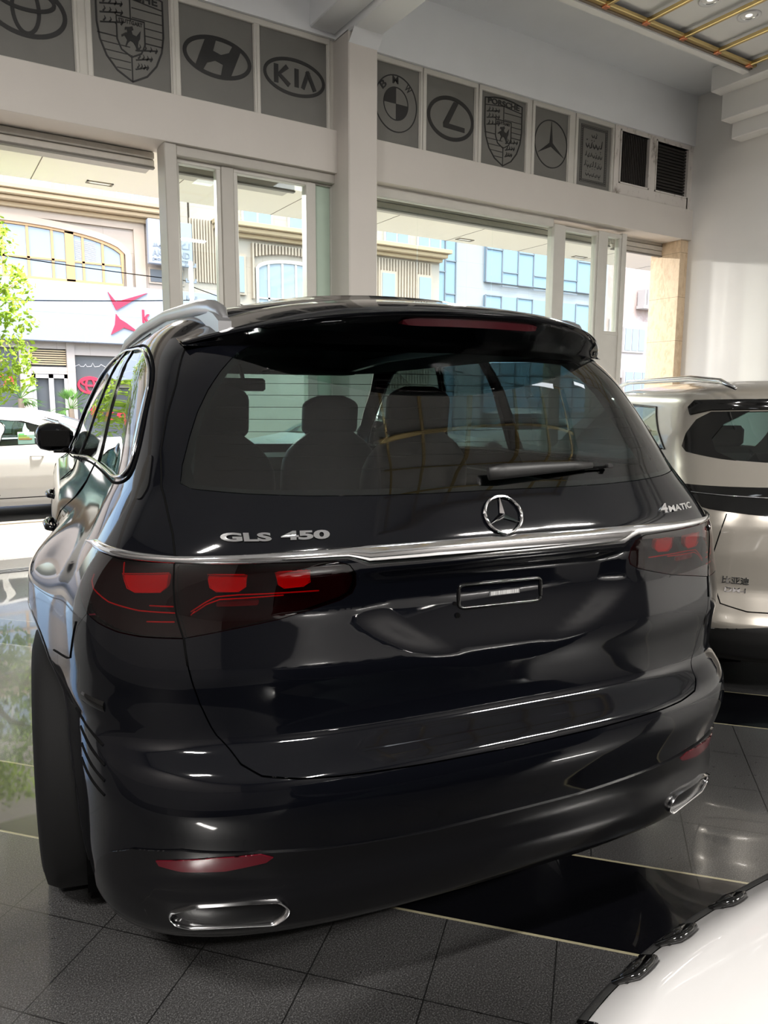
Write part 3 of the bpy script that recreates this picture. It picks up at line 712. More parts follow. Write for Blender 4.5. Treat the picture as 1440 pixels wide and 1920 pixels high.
        for k_, (sc, dy) in enumerate(((1.02, .02), (1.04, .004), (1.0, -.005), (.94, -.003), (.90, .010), (.86, .09))):
            for v in V: q = cen+(v-cen)*np.array([.5+.5*sc, 1, sc]); q = q+np.array([0, dy, 0]); VV.append(q)
        F = [(k_*n+i, k_*n+(i+1) % n, (k_+1)*n+(i+1) % n, (k_+1)*n+i) for k_ in range(5) for i in range(n)]
        e = mobj('exhaust_trim', VV, F, 'chrome', T, True, auto=60); bm_fix(e)
        VV2 = [cen+(v-cen)*np.array([.9, 1, .82])+np.array([0, .035, 0]) for v in V]; o = mobj('exhaust_mesh', VV2, [tuple(range(n))], 'seam', e); 
        skintube(lf, 'exhaust_surround', [(-.65, .335), (-.655, .37), (-.62, .408), (-.52, .418), (-.38, .415)], .004, 'trim', T, .0, False, mr)
        # air slits at the bumper corner
        for k_ in range(4): skintube(lf, 'air_slit', [(-.74+.0*k_, .70-.033*k_), (-.80, .712-.033*k_), (-.86, .728-.033*k_)], .0040, 'seam', T, -.001, False, mr)
        strip(lf, 'corner_vane', list(np.linspace(-.70, -.78, 8)), [.775]*8, [.80]*8, 'trim', T, .0, .004, 5, mr)
        wheel(T, 'wheel', (-.888 if not mr else .888), 1.30, .39, .30, 10, -1 if not mr else 1)
        wheel(T, 'wheel', (-.84 if not mr else .84), 4.38, .39, .275, 10, -1 if not mr else 1)
        # arch lining
        sg = -1 if not mr else 1
        for yc in (1.30, 4.38):
            m = MB(); V = []
            for i in range(25):
                a = math.pi*(-.18)+i*math.pi*1.36/24
                for xx in (.60, .925): V.append((sg*xx, yc+.452*math.cos(a), .39+.452*math.sin(a)))
            m.add(V, [(2*i, 2*i+1, 2*i+3, 2*i+2) for i in range(24)]); m.build('arch_lining', 'seam', T)
        # wheel arch lip
        V = []
        arc = [(1.30+.468*math.cos(R(a)), .39+.468*math.sin(R(a))) for a in range(-12, 194, 6)]
        Pp = [lf.P((1 if mr else -1)*float(lf.s_of_Y(np.array(y), z)), z) for y, z in arc]
        MB().tube([p_-np.array([.006*sg, 0, 0]) for p_ in Pp], .009, 8).build('arch_lip', 'paint', T, True)
        # door handles
        for yy in (1.93, 2.93):
            s0 = float(lf.s_of_Y(np.array(yy), .99))*(1 if mr else -1); b0 = lf.P(s0, .99); n0 = lf.N(s0, .99)
            m = MB().tube([b0+np.array([0, -.11, 0])-n0*.004, b0+np.array([0, -.085, 0])+n0*.016, b0+np.array([0, .02, 0])+n0*.022, b0+np.array([0, .095, 0])+n0*.016, b0+np.array([0, .115, 0])-n0*.004], [.010, .012, .013, .012, .010], 10)
            m.build('door_handle', 'paint', T, True)
        # mirror
        mx = lambda x: sg*x
        V = []; secs = [(.862, .030, .030, 0), (.885, .055, .052, .002), (.93, .085, .078, .004), (.99, .092, .080, .004), (1.035, .080, .066, .002), (1.055, .045, .036, 0)]
        for X, ry_, rz_, dz in secs:
            for i in range(20):
                a = 2*math.pi*i/20; c_, s_ = math.cos(a), math.sin(a); V.append((mx(X), 3.50+ry_*abs(c_)**.7*np.sign(c_), 1.242+dz+rz_*abs(s_)**.7*np.sign(s_)))
        F = [(k_*20+i, k_*20+(i+1) % 20, (k_+1)*20+(i+1) % 20, (k_+1)*20+i) for k_ in range(5) for i in range(20)]+[tuple(range(20)), tuple(100+i for i in range(20))]
        e = mobj('door_mirror', V, F, 'paint', T, True, auto=60); bm_fix(e)
        MB().box(min(mx(.88), mx(1.03)), max(mx(.88), mx(1.03)), 3.407, 3.413, 1.195, 1.285, .003).build('mirror_glass', 'trim', e)
        m = MB().tube([(mx(.84), 3.52, 1.15), (mx(.90), 3.51, 1.175), (mx(.97), 3.50, 1.172)], [.025, .022, .016], 10); m.build('mirror_foot', 'trim', e, True)
        # roof rail
        rail = [(.54, .83, 1.640), (.543, .86, 1.660), (.55, .93, 1.676), (.56, 1.03, 1.688), (.57, 1.25, 1.702), (.58, 1.6, 1.724), (.60, 2.2, 1.730), (.61, 2.8, 1.720), (.62, 3.1, 1.68)]
        m = MB().tube([(mx(x), y, z) for x, y, z in rail], [.010, .018, .022, .023, .020, .018, .018, .017, .010], 10, sx=.85)
        top = [(.80, 1.632), (.86, 1.655), (.95, 1.674), (1.08, 1.686), (1.3, 1.700), (1.8, 1.720), (2.4, 1.722), (2.9, 1.70), (3.10, 1.66)]
        outl = top+[(3.10, 1.60), (2.4, 1.64), (1.5, 1.64), (.80, 1.60)]
        holes_ = [[(1.22, 1.664), (1.80, 1.668), (1.78, 1.698), (1.28, 1.684)], [(1.95, 1.668), (2.72, 1.662), (2.66, 1.696), (2.0, 1.702)]]
        pv = [Vector(p) for p in outl]; ev = [(i_, (i_+1) % len(outl)) for i_ in range(len(outl))]
        for h_ in holes_: k0 = len(pv); pv += [Vector(p) for p in h_]; ev += [(k0+i_, k0+(i_+1) % 4) for i_ in range(4)]
        vs_, _, fs_, *_ = delaunay_2d_cdt(pv, ev, [], 0, 1e-7); vs_ = [tuple(v) for v in vs_]
        fs_ = [tuple(f) for f in fs_]; cc = np.array([[sum(vs_[i_][0] for i_ in f)/3, sum(vs_[i_][1] for i_ in f)/3] for f in fs_]); kp = inpoly(cc, outl)
        for h_ in holes_: kp &= ~inpoly(cc, h_)
        fs_ = [f for f, q_ in zip(fs_, kp) if q_]; nv = len(vs_); xo = lambda y_: .545+.020*(y_-.8)
        VV_ = [(mx(xo(y_)-.014), y_, z_) for y_, z_ in vs_]+[(mx(xo(y_)+.018), y_, z_) for y_, z_ in vs_]
        cn_ = {}
        for f in fs_:
            for i_ in range(3): cn_[(f[i_], f[(i_+1) % 3])] = 1
        FF_ = list(fs_)+[tuple(v+nv for v in f[::-1]) for f in fs_]+[(a_, b_, b_+nv, a_+nv) for (a_, b_) in cn_ if (b_, a_) not in cn_]
        m.add(VV_, FF_)
        m.build('roof_rail', 'alu', T, True, 40)
        # small pillar fin beside the rear glass
        fin = [(-.716, 1.318), (-.712, 1.25), (-.722, 1.224), (-.742, 1.222), (-.757, 1.246), (-.752, 1.28), (-.735, 1.312)]
        panel(lf, 'pillar_fin', fin, 'trim', T, off=.003, mirror=mr, flange=.004, bulge=.006, rnd=.008)
    # cabin
    cab = lambda nm, m, mt='interior': m.build(nm, mt, T, True, 35)
    cab('cabin_floor', MB().box(-.80, .80, .62, 4.0, .42, .50))
    cab('cargo_wall', MB().box(-.60, .60, .53, .56, .50, 1.08))
    cab('dashboard', MB().box(-.74, .74, 3.20, 3.80, .78, 1.115, .06))
    cab('steering_wheel', MB().lathe([(.015*math.cos(a), .18+.015*math.sin(a)) for a in np.linspace(0, 2*math.pi, 9)], (-.38, 3.02, 1.06), 'y', 28))
    ss = np.linspace(-3, 3, 140); V = []; zz_ = (1.60, 1.64, 1.675, 1.695)
    for z in zz_:
        for s in ss: p = lf.P(s, z); V.append((p[0]*.955, 1.9+(p[1]-1.9)*.94, z))
    V.append((0, 1.9, 1.70)); F = [(k*140+i, k*140+i+1, (k+1)*140+i+1, (k+1)*140+i) for k in range(3) for i in range(139)]+[(3*140+i, 3*140+i+1, 560) for i in range(139)]
    mobj('headliner', V, F, 'head', T, True)
    for sg in (-1, 1):   # inner rear pillars and side trim
        V = []
        for z in np.linspace(1.08, 1.60, 10):
            for s in np.linspace(-.625, -.80, 5): p = lf.P(s, z)-lf.N(s, z)*.04; V.append((p[0]*(-sg), p[1], p[2]))
        mobj('pillar_lining', V, [(k*5+i, k*5+i+1, (k+1)*5+i+1, (k+1)*5+i) for k in range(9) for i in range(4)], 'interior', T, True)
        cab('cargo_side', MB().box(min(sg*.66, sg*.74), max(sg*.66, sg*.74), .62, 3.3, .50, 1.16, .02))
        cab('sun_visor', MB().box(min(sg*.12, sg*.62), max(sg*.12, sg*.62), 2.92, 3.10, 1.595, 1.615, .008), 'head')
    cab('rear_view_mirror', MB().box(-.12, .12, 3.0, 3.03, 1.50, 1.57, .012).tube([(0, 3.02, 1.56), (0, 3.1, 1.64)], .012, 6), 'plastic')
    def seat(x, y, w, h=1.0, hz=0.0):
        e = cab('seat', MB().box(x-w/2, x+w/2, y-.02, y+.50, .50+hz, .66+hz, .05).add(*slab(x, y, w*.5, .62+hz, 1.29+hz, .11, .13)), 'leather')
        m = MB(); m.add(*slab(x, y-.10, w*.29, 1.265+hz, 1.475+hz, .075, .03)); m.tube([(x-.06, y-.05, 1.2+hz), (x-.06, y-.07, 1.32+hz)], .007, 6); m.tube([(x+.06, y-.05, 1.2+hz), (x+.06, y-.07, 1.32+hz)], .007, 6)
        m.build('head_restraint', 'leather', e, True, 35)
    def slab(x, y, hw, z0, z1, t, lean):
        V = []; nz = 14; nx = 24
        for k in range(nz+1):
            v = k/nz; z = z0+(z1-z0)*v; yy = y-lean*v+.05; ww = hw*(1-.55*(max(0, v-.70)/.30)**2.5)*(1-.30*(max(0, .2-v)/.2)**2)
            for i in range(nx):
                a = 2*math.pi*i/nx+math.pi/nx; c_, s_ = math.cos(a), math.sin(a); V.append((x+ww*np.sign(c_)*abs(c_)**.45, yy+t*.5*(1-.35*(2*v-1)**6)*np.sign(s_)*abs(s_)**.6, z))
        F = [(k*nx+i, k*nx+(i+1) % nx, (k+1)*nx+(i+1) % nx, (k+1)*nx+i) for k in range(nz) for i in range(nx)]+[tuple(range(nx))[::-1], tuple(nz*nx+i for i in range(nx))]
        return V, F
    for x in (-.37, .37): seat(x, 2.72, .52)
    for x in (-.42, .42): seat(x, 1.78, .48, hz=.03)
    return T
def outer_hole(o): return o
# ---------------------------------------------------------------- other cars
def generic_car(T, lf, L, paint, gw, wins, rearwin, frontwin, wheels, wr=.35, archr=.40, ztop=None, step=.03, glassm='sideglass', wx=.80):
    """shell on both sides, windows, wheels. wins: list of (s,z) polygons on the negative side"""
    ztop = lf.z1
    def arc(Y, a0, a1, n=26):
        out = []
        for a in np.linspace(a0, a1, n):
            z = max(wr+archr*math.sin(R(a)), lf.z0); out.append((-float(lf.s_of_Y(np.array(Y+archr*math.cos(R(a))), z)), z))
        return out
    poly = [(0, lf.z0)]+arc(wheels[0], -160, -380)+arc(wheels[1], -160, -380)+[(-3, lf.z0), (-3, ztop), (0, ztop)]
    ded = [poly[0]]
    for p in poly[1:]:
        if abs(p[0]-ded[-1][0])+abs(p[1]-ded[-1][1]) > 1e-3: ded.append(p)
    hs = list(wins)+([rearwin] if rearwin else [])+([frontwin] if frontwin else [])
    for mr in (False, True):
        panel(lf, 'body_shell', ded, paint, T, holes=hs, step=step, flange=.008, mirror=mr)
        for w in wins: panel(lf, 'side_glass', w, glassm, T, off=-.003, step=step, flange=.004, mirror=mr)
        if rearwin: panel(lf, 'rear_glass', rearwin, glassm, T, off=-.003, step=step, flange=0, mirror=mr)
        if frontwin: panel(lf, 'windscreen', frontwin, glassm, T, off=-.003, step=step, flange=0, mirror=mr)
        for y in wheels: wheel(T, 'wheel', (-wx if not mr else wx), y, wr, .22, 9, -1 if not mr else 1)
        for w in wins: skintube(lf, 'window_trim', w, .006, 'trim', T, .001, True, mr, .05)
    th = np.linspace(-3, 3, 100); ring = lf.P(th, np.full(100, lf.z1-.0005)); c = ring.mean(0); V = [c+np.array([0, 0, .02])]
    for k in (.5, 1.0):
        for p in ring: V.append(c+(p-c)*k+np.array([0, 0, .02*(1-k*k)]))
    F = [(0, 1+i, 1+(i+1) % 100) for i in range(100)]+[(1+i, 101+i, 101+(i+1) % 100, 1+(i+1) % 100) for i in range(100)]
    o = mobj('roof_panel', V, F, paint, T, True); bm_fix(o)
    MB().box(-.78, .78, 1.0, L-1.2, lf.z0+.02, lf.z0+.12).build('underbody', 'seam', T)
    for y in wheels:
        for sg in (-1, 1):
            m = MB(); V = []
            for i in range(19):
                a = math.pi*(-.15)+i*math.pi*1.3/18
                for xx in (.55, .86): V.append((sg*xx, y+(archr-.003)*math.cos(a), wr+(archr-.003)*math.sin(a)))
            m.add(V, [(2*i, 2*i+1, 2*i+3, 2*i+2) for i in range(18)]); m.build('arch_lining', 'seam', T)
    for x in (-.36, .36):
        V, F = [], []
        m = MB()
        for yy in (L*.42, L*.60): m.box(x-.24, x+.24, yy, yy+.12, .55, 1.12, .05).box(x-.13, x+.13, yy-.03, yy+.06, 1.12, 1.28, .03).box(x-.24, x+.24, yy, yy+.5, .45, .6, .04)
        m.build('seats', 'leather', T, True, 30)
LFr = lambda L_, F_: (L_*math.cos(RY)+F_*math.sin(RY), -L_*math.sin(RY)+F_*math.cos(RY))

def champagne_car():
    x, y = LFr(2.36, 2.93)
    T = thing('car', 'champagne coloured car with full-width black lamp band, behind the black car on the right', 'car', (x, y, 0), R(2.0)-RY)
    tab = [(.20, .52, .80, .4, 2.6, 4.3), (.26, .36, .85, .45, 3., 4.45), (.36, .30, .90, .45, 3.2, 4.6), (.44, .27, .915, .45, 3.3, 4.6), (.47, .29, .92, .45, 3.3, 4.6), (.60, .335, .925, .45, 3.3, 4.6), (.75, .33, .925, .45, 3.3, 4.6), (.88, .335, .915, .46, 3.2, 4.5), (.94, .35, .90, .46, 3.2, 4.3),
           (1.02, .385, .88, .48, 3.2, 3.9), (1.06, .42, .865, .5, 3.1, 3.75), (1.12, .50, .845, .5, 3., 3.6), (1.17, .555, .83, .5, 3., 3.5), (1.28, .66, .79, .5, 3., 3.3), (1.42, .80, .72, .5, 3., 3.0), (1.46, .79, .70, .5, 3., 2.95), (1.50, .83, .66, .5, 2.8, 2.8), (1.54, .95, .56, .5, 2.6, 2.7), (1.565, 1.15, .38, .5, 2.4, 2.4)]
    lf = Loft(tab, lambda Y, z, u: .02*u**4*np.exp(-((Y-1.1)/.4)**2)*sm(1.0, .7, z), None, .012)
    rg = [(0, 1.165), (-.45, 1.165), (-.62, 1.175), (-.80, 1.20), (-.83, 1.225), (-.80, 1.29), (-.74, 1.36), (-.66, 1.40), (0, 1.415)]
    sw = [(-1.0, 1.20), (-1.85, 1.16), (-1.85, 1.40), (-1.6, 1.44), (-1.15, 1.42)]
    generic_car(T, lf, 4.6, 'beige', 0, [sw], rg, [(-2.1, 1.1), (-2.1, 1.42), (-3, 1.42), (-3, 1.1)], (1.0, 3.7), .34, .39, step=.022, glassm='privacy')
    panel(lf, 'glass_border', [(0, 1.165), (-.45, 1.165), (-.62, 1.175), (-.80, 1.20), (-.83, 1.225), (-.80, 1.29), (-.74, 1.36), (-.66, 1.40), (0, 1.415)], 'trim', T, off=.001, holes=[[(.0001, 1.20), (-.40, 1.20), (-.56, 1.215), (-.60, 1.25), (-.54, 1.33), (-.40, 1.37), (.0001, 1.38)]], flange=0) if False else None
    for mr in (False, True):   # black hoop round the glass, D shape
        panel(lf, 'glass_border', [(-.56, 1.17), (-.62, 1.175), (-.80, 1.20), (-.83, 1.225), (-.80, 1.29), (-.74, 1.36), (-.66, 1.40), (-.48, 1.405), (-.60, 1.34), (-.655, 1.27), (-.64, 1.21)], 'trim', T, off=.001, flange=.003, mirror=mr)
        panel(lf, 'spoiler_face', [(0, 1.418), (-.66, 1.405), (-.78, 1.38), (-.80, 1.42), (-.78, 1.455), (0, 1.468)], 'trim', T, off=.010, flange=.012, mirror=mr)
        panel(lf, 'lamp_band', [(0, 1.058), (-.45, 1.058), (-.88, 1.05), (-.98, 1.03), (-.90, .985), (-.70, .955), (-.42, .935), (0, .925)], 'trim', T, off=.004, flange=.008, mirror=mr)
        skintube(lf, 'lamp_line', [(0, 1.012), (-.45, 1.015), (-.90, 1.02)], .003, 'chrome', T, .005, False, mr)
        panel(lf, 'lower_bumper', [(0, .20), (-.95, .20), (-.97, .36), (-.75, .40), (-.40, .455), (0, .455)], 'plastic', T, off=.006, flange=.01, mirror=mr)
        skintube(lf, 'shut_line', [(-.62, .94), (-.66, .72), (-.62, .53), (-.52, .505), (0, .505)], .003, 'seam', T, .0, False, mr)
        sg = 1 if mr else -1
        MB().tube([(sg*.60, .80, 1.515), (sg*.605, .95, 1.555), (sg*.61, 1.3, 1.580), (sg*.62, 2.2, 1.585), (sg*.62, 2.9, 1.50)], [.008, .015, .017, .016, .008], 8, sx=.8).build('roof_rail', 'chrome', T, True)
    panel(lf, 'high_stop_lamp', [(-.22, 1.448), (.22, 1.448), (.22, 1.462), (-.22, 1.462)], 'darkred', T, off=.013, flange=.004)
    # lettering left of centre: maker's characters and DM-i
    try: skintext(lf, 'maker_lettering', '\u6bd4\u4e9a\u8fea', -.785, .624, .102, .034, 'chrome', T, .004, .012)
    except Exception as e: print('cjk', e)
    skintext(lf, 'model_lettering', 'DM-i', -.775, .585, .080, .022, 'chrome', T, .004, .02, .1)
    return T

def white_near_car():
    x, y = LFr(.65, 1.11)
    T = thing('car', 'white car bonnet with black clipped edge in the lower right corner of the floor', 'car', (x, y, 0), R(209)-RY)
    tab = [(.22, .20, .80, .5, 2.8, 4.4), (.30, .14, .84, .55, 3., 4.5), (.50, .10, .86, .6, 3.1, 4.55), (.66, .07, .87, .6, 3.1, 4.55), (.74, .06, .88, .6, 3.1, 4.5), (.785, .08, .87, .6, 3., 4.45), (.82, .17, .83, .58, 2.9, 4.4), (.86, .36, .78, .5, 2.8, 4.3), (.90, .60, .74, .5, 2.8, 4.2), (.94, .88, .72, .5, 2.8, 4.1), (.97, 1.06, .71, .5, 2.8, 4.0),
           (1.10, 1.30, .69, .5, 2.7, 3.9), (1.25, 1.62, .64, .5, 2.7, 3.7), (1.36, 1.92, .58, .5, 2.6, 3.5), (1.42, 2.15, .50, .5, 2.5, 3.3), (1.45, 2.4, .36, .4, 2.4, 3.1)]
    lf = Loft(tab, lambda Y, z, u: .0*Y, None, .014)
    generic_car(T, lf, 4.5, 'white', 0, [[(-1.0, .96), (-1.9, .96), (-1.75, 1.30), (-1.25, 1.32)]], [(0, 1.0), (-.72, 1.0), (-.70, 1.15), (-.64, 1.34), (0, 1.36)], None, (.95, 3.6), .34, .39, step=.03, glassm='privacy')
    zt = .775
    ss = list(np.linspace(-.98, .98, 60))
    strip(lf, 'bonnet_seal', ss, [zt-.010]*60, [zt-.001]*60, 'plastic', T, .001, .006, 6)
    panel(lf, 'front_grille', [(-.99, .30), (.99, .30), (.99, .762), (-.99, .762)], 'plastic', T, off=.003, flange=.004, step=.04)
    for s0, l_ in ((-.60, .04), (-.47, .04), (-.36, .04), (-.28, .036), (-.20, .03), (-.08, .03), (.08, .03), (.190, .030), (.279, .036), (.350, .042), (.463, .045), (.60, .04)):
        P = [lf.P(s0-.004, zt-.004)+lf.N(s0, zt)*.005]
        for q in (.12, .35, .65, .88): P.append(lf.P(s0+l_*q, zt+.013-.002*abs(q-.5))+lf.N(s0+l_*q, zt+.013)*.004)
        P.append(lf.P(s0+l_+.004, zt-.004)+lf.N(s0+l_, zt)*.005)
        e = MB().tube(P, [.003, .0042, .0045, .0045, .0042, .003], 8).tube([lf.P(s0+l_*q, zt+.003)+lf.N(s0+l_*q, zt+.003)*.002 for q in (0, .5, 1)], [.006, .008, .006], 8).build('edge_clip', 'trim', T, True)
    return T

def sedan(name_label, x, y, rz, group=None, sticker=True):
    T = thing('sedan', name_label, 'car', (x, y, -.12), rz, group)
    tab = [(.20, .20, .78, .5, 2.6, 4.65), (.30, .08, .86, .55, 2.9, 4.75), (.45, .0, .90, .55, 3., 4.8), (.60, .0, .91, .55, 3., 4.8), (.75, .02, .90, .55, 3., 4.72), (.85, .05, .885, .55, 3., 4.45), (.93, .10, .86, .55, 3., 3.95), (.98, .22, .83, .6, 2.9, 3.65), (1.02, .52, .80, .6, 2.8, 3.5), (1.12, .82, .76, .6, 2.8, 3.35), (1.25, 1.10, .69, .6, 2.7, 3.05), (1.35, 1.40, .62, .6, 2.6, 2.85), (1.42, 1.7, .52, .6, 2.5, 2.7), (1.455, 2.0, .34, .5, 2.4, 2.5)]
    lf = Loft(tab, lambda Y, z, u: .025*u**4*np.exp(-((Y-1.05)/.4)**2)*sm(.95, .7, z), None, .012)
    def dy(Y, z): return (-float(lf.s_of_Y(np.array(Y), z)), z)
    w1 = [dy(1.30, 1.02), dy(2.05, 1.0), dy(2.05, 1.335), dy(1.75, 1.31), dy(1.55, 1.25)]; w2 = [dy(2.12, 1.0), dy(3.05, .99), dy(2.95, 1.15), dy(2.55, 1.33), dy(2.12, 1.34)]
    generic_car(T, lf, 4.8, 'streetwhite', 0, [w1, w2], [(0, 1.04), (-.62, 1.04), (-.60, 1.33), (0, 1.34)], [(-2.2, 1.02), (-2.2, 1.33), (-3, 1.33), (-3, 1.02)], (1.05, 3.75), .34, .385, step=.04, glassm='clear', wx=.78)
    for mr in (False, True):
        skintube(lf, 'sill_line', [dy(1.5, .32), dy(3.3, .32)], .006, 'seam', T, 0, False, mr, .1)
        skintube(lf, 'shut_line', [dy(2.08, .99), dy(2.08, .36)], .003, 'seam', T, 0, False, mr, .05)
        for yy in (1.62, 2.62):
            p = lf.P((1 if mr else -1)*float(lf.s_of_Y(np.array(yy), .86)), .86); sg = 1 if mr else -1
            MB().tube([(p[0], yy-.08, .86), (p[0]+sg*.025, yy-.05, .862), (p[0]+sg*.025, yy+.05, .862), (p[0], yy+.08, .86)], .010, 6).build('door_handle', 'streetwhite', T, True)
    if sticker:   # energy label behind the rear side window
        p = lf.P(-float(lf.s_of_Y(np.array(1.72), 1.07)), 1.07); xx = p[0]+.03
        b = MB().box(xx, xx+.002, 1.62, 1.82, 1.01, 1.17).build('energy_label', simple('label_paper', (.75, .85, .82), .6), T)
        for k, (c_, l_) in enumerate((((.1, .6, .15), .07), ((.45, .75, .1), .10), ((.95, .8, .1), .13), ((.9, .3, .05), .16))):
            MB().box(xx-.002, xx-.0005, 1.81-l_, 1.81, 1.135-.022*k, 1.150-.022*k).build('energy_bar', simple('bar%d' % k, c_, .5), b)
    return T
def copy_tree(o, parent=None, label=None):
    c = o.copy(); COL.objects.link(c); c.parent = parent
    if label: c['label'] = label
    for ch in [q for q in bpy.data.objects if q.parent == o and q != c]: copy_tree(ch, c)
    return c
def ell(cx, cz, rx, rz, a0=0, a1=360, n=48):
    return [(cx+rx*math.cos(R(a0+(a1-a0)*i/n)), cz+rz*math.sin(R(a0+(a1-a0)*i/n))) for i in range(n+(0 if (a1-a0) % 360 == 0 else 1))]
def flat_text(mb, txt, cx, z0, w, h, y, t=.004, bold=.02, rot=0.0):
    V, F = text_mesh(txt, bold=bold); mn, mx = V.min(0), V.max(0)
    V[:, 0] = ((V[:, 0]-mn[0])/(mx[0]-mn[0])-.5)*w; V[:, 1] = (V[:, 1]-mn[1])/(mx[1]-mn[1])*h; V[:, 2] = 0
    V2, F2 = extrude_flat(V, F, t); c, s = math.cos(R(rot)), math.sin(R(rot))
    mb.add([(cx+x*c-zz*s, y-t-d, z0+x*s+zz*c) for x, zz, d in V2], F2); return mb
def squiggle(mb, x0, x1, z, h, y, w=.012, n=5, seed=1, t=.003):
    """a line of cursive script built as separate pen strokes"""
    r = random.Random(seed); x = x0; st = (x1-x0)/n
    for i in range(n):
        k = r.choice((0, 1, 2)); a = r.uniform(.6, 1)
        if k == 0: pts = [(x+st*.95, z+h*.35*a), (x+st*.8, z), (x+st*.5, z-h*.15), (x+st*.2, z+h*.02), (x+st*.05, z+h*.3*a)]
        elif k == 1: pts = [(x+st*.9, z+h*.5*a), (x+st*.6, z+h*.15), (x+st*.7, z-h*.1), (x+st*.3, z-h*.2), (x, z+h*.05)]
        else: pts = [(x+st*.7, z+h*.75*a), (x+st*.6, z+h*.3), (x+st*.5, z), (x+st*.1, z-h*.03)]
        mb.ribbon(pts, [w*.4, w, w*1.3, w, w*.3][:len(pts)], y, t)
        for d in range(r.choice((0, 1, 2))):
            dx = x+st*r.uniform(.2, .8); dz = z+h*r.choice((.55, -.35)); mb.plate([(dx-w*.5, dz), (dx, dz-w*.5), (dx+w*.5, dz), (dx, dz+w*.5)], y, t)
        x += st

# ---------------------------------------------------------------- the room
FY = 7.10; CZ = 5.72; RX = 9.66; X0 = -5.0; Y0 = -7.0
struct(box('floor', X0, RX+.3, Y0, 7.52, -.12, 0, 'floor'))
struct(box('ceiling', X0, RX+.3, Y0, 7.6, CZ, CZ+.3, 'ceil'))
struct(box('wall_right', RX, RX+.3, Y0, 7.6, 0, CZ, 'wall'))
struct(box('wall_left', X0-.3, X0, Y0, 7.6, 0, CZ, simple('left_wall_paint', (.16, .15, .145), .7, var=.1, vscale=1)))
struct(box('wall_back', X0, RX, Y0-.3, Y0, 0, CZ, simple('back_wall_paint', (.05, .047, .045), .7, var=.1, vscale=1)))
m = MB().box(X0, RX, FY, FY+.30, 5.06, CZ).box(X0, .50, FY, FY+.3, 4.19, 5.06).box(X0, -2.2, FY, FY+.3, 0, 3.78)
struct(m.build('wall_front', 'ceil'))
struct(box('trim_1', X0, RX+.02, FY-.03, FY+.34, 3.775, 4.19, 'header', bev=.004))
struct(MB().box(8.05, 8.14, FY+.03, FY+.12, 4.19, 5.06).box(8.14, 9.60, FY+.03, FY+.12, 4.19, 4.36).box(8.74, 8.88, FY+.03, FY+.12, 4.36, 5.0).box(8.14, 9.66, FY+.03, FY+.12, 5.0, 5.06).box(9.575, 9.66, FY+.03, FY+.12, 4.19, 5.0).build('trim_2', 'headerrust'))
# column and ceiling beams
o = MB().box(3.865, 4.20, 6.82, 7.30, 0, 5.06, .012).build('column', 'header'); struct(o); o.name = 'trim_3'
V = []; prof = [(0, 5.04)]
m = MB()
m.box(3.865, 4.19, 1.5, 7.12, 5.03, CZ, .01); 
for k in range(6):   # rounded haunch where beam meets column
    a0, a1 = R(15*k), R(15*(k+1)); r_ = .12
    m.add([(x, 6.82-r_*(1-math.sin(a)), 4.94+.10-.0-r_*(1-math.cos(a))*-0+(-.10*(1-(1-math.sin(a)))) if False else 4.93+.11*(1-math.sin(a))) for a in (a0, a1) for x in (3.865, 4.20)]+[(x, 7.0, 5.05) for x in (3.865, 4.20)], [(0, 1, 3, 2)])
struct(m.build('trim_4', 'ceil'))
struct(box('trim_5', 3.58, 3.865, 3.2, FY, 5.10, CZ, 'ceil', bev=.01))
m = MB().box(9.44, RX, Y0, 6.40, 4.92, CZ, .01).box(9.22, 9.44, Y0, 6.42, 5.11, CZ, .01).box(9.0, 9.22, Y0, 6.44, 5.42, CZ, .01)
struct(m.build('trim_6', 'ceilbright'))

# clerestory windows with their film and vinyl emblems
PY = FY+.055
def clere(n, x0, x1, z0=4.215, z1=5.005, pane='film'):
    w = struct(MB().box(x0-.045, x0, FY+.03, FY+.11, z0-.03, z1+.05, .006).box(x1, x1+.03, FY+.03, FY+.11, z0-.03, z1+.05, .006).box(x0-.045, x1+.03, FY+.028, FY+.11, z1, z1+.055, .006).box(x0-.045, x1+.03, FY+.028, FY+.11, z0-.035, z0, .006).build('window_%d' % n, 'frame'))
    p = box('pane', x0, x1, PY, PY+.012, z0, z1, pane, w)
    return w
def emblem(w, mb, name='emblem'): return mb.build(name, 'logo', w)
m = MB()
for a, b in ((1.38, 1.53), (2.20, 2.29), (3.0, 3.07), (3.79, 3.87), (4.05, 4.14), (4.93, 5.03), (5.70, 5.81), (6.49, 6.64), (7.20, 7.375), (7.99, 8.10)): m.box(a, b, FY+.045, FY+.10, 4.18, 5.07)
struct(m.build('trim_19', 'frame'))
w = clere(1, .50, 1.385); m = MB()
m.ribbon(ell(1.02, 4.62, .30, .20), .036, PY, .004, True); m.ribbon(ell(1.02, 4.62, .10, .185, n=36), .030, PY, .005, True); m.ribbon(ell(1.02, 4.70, .22, .085, n=36), .030, PY, .006, True); emblem(w, m)
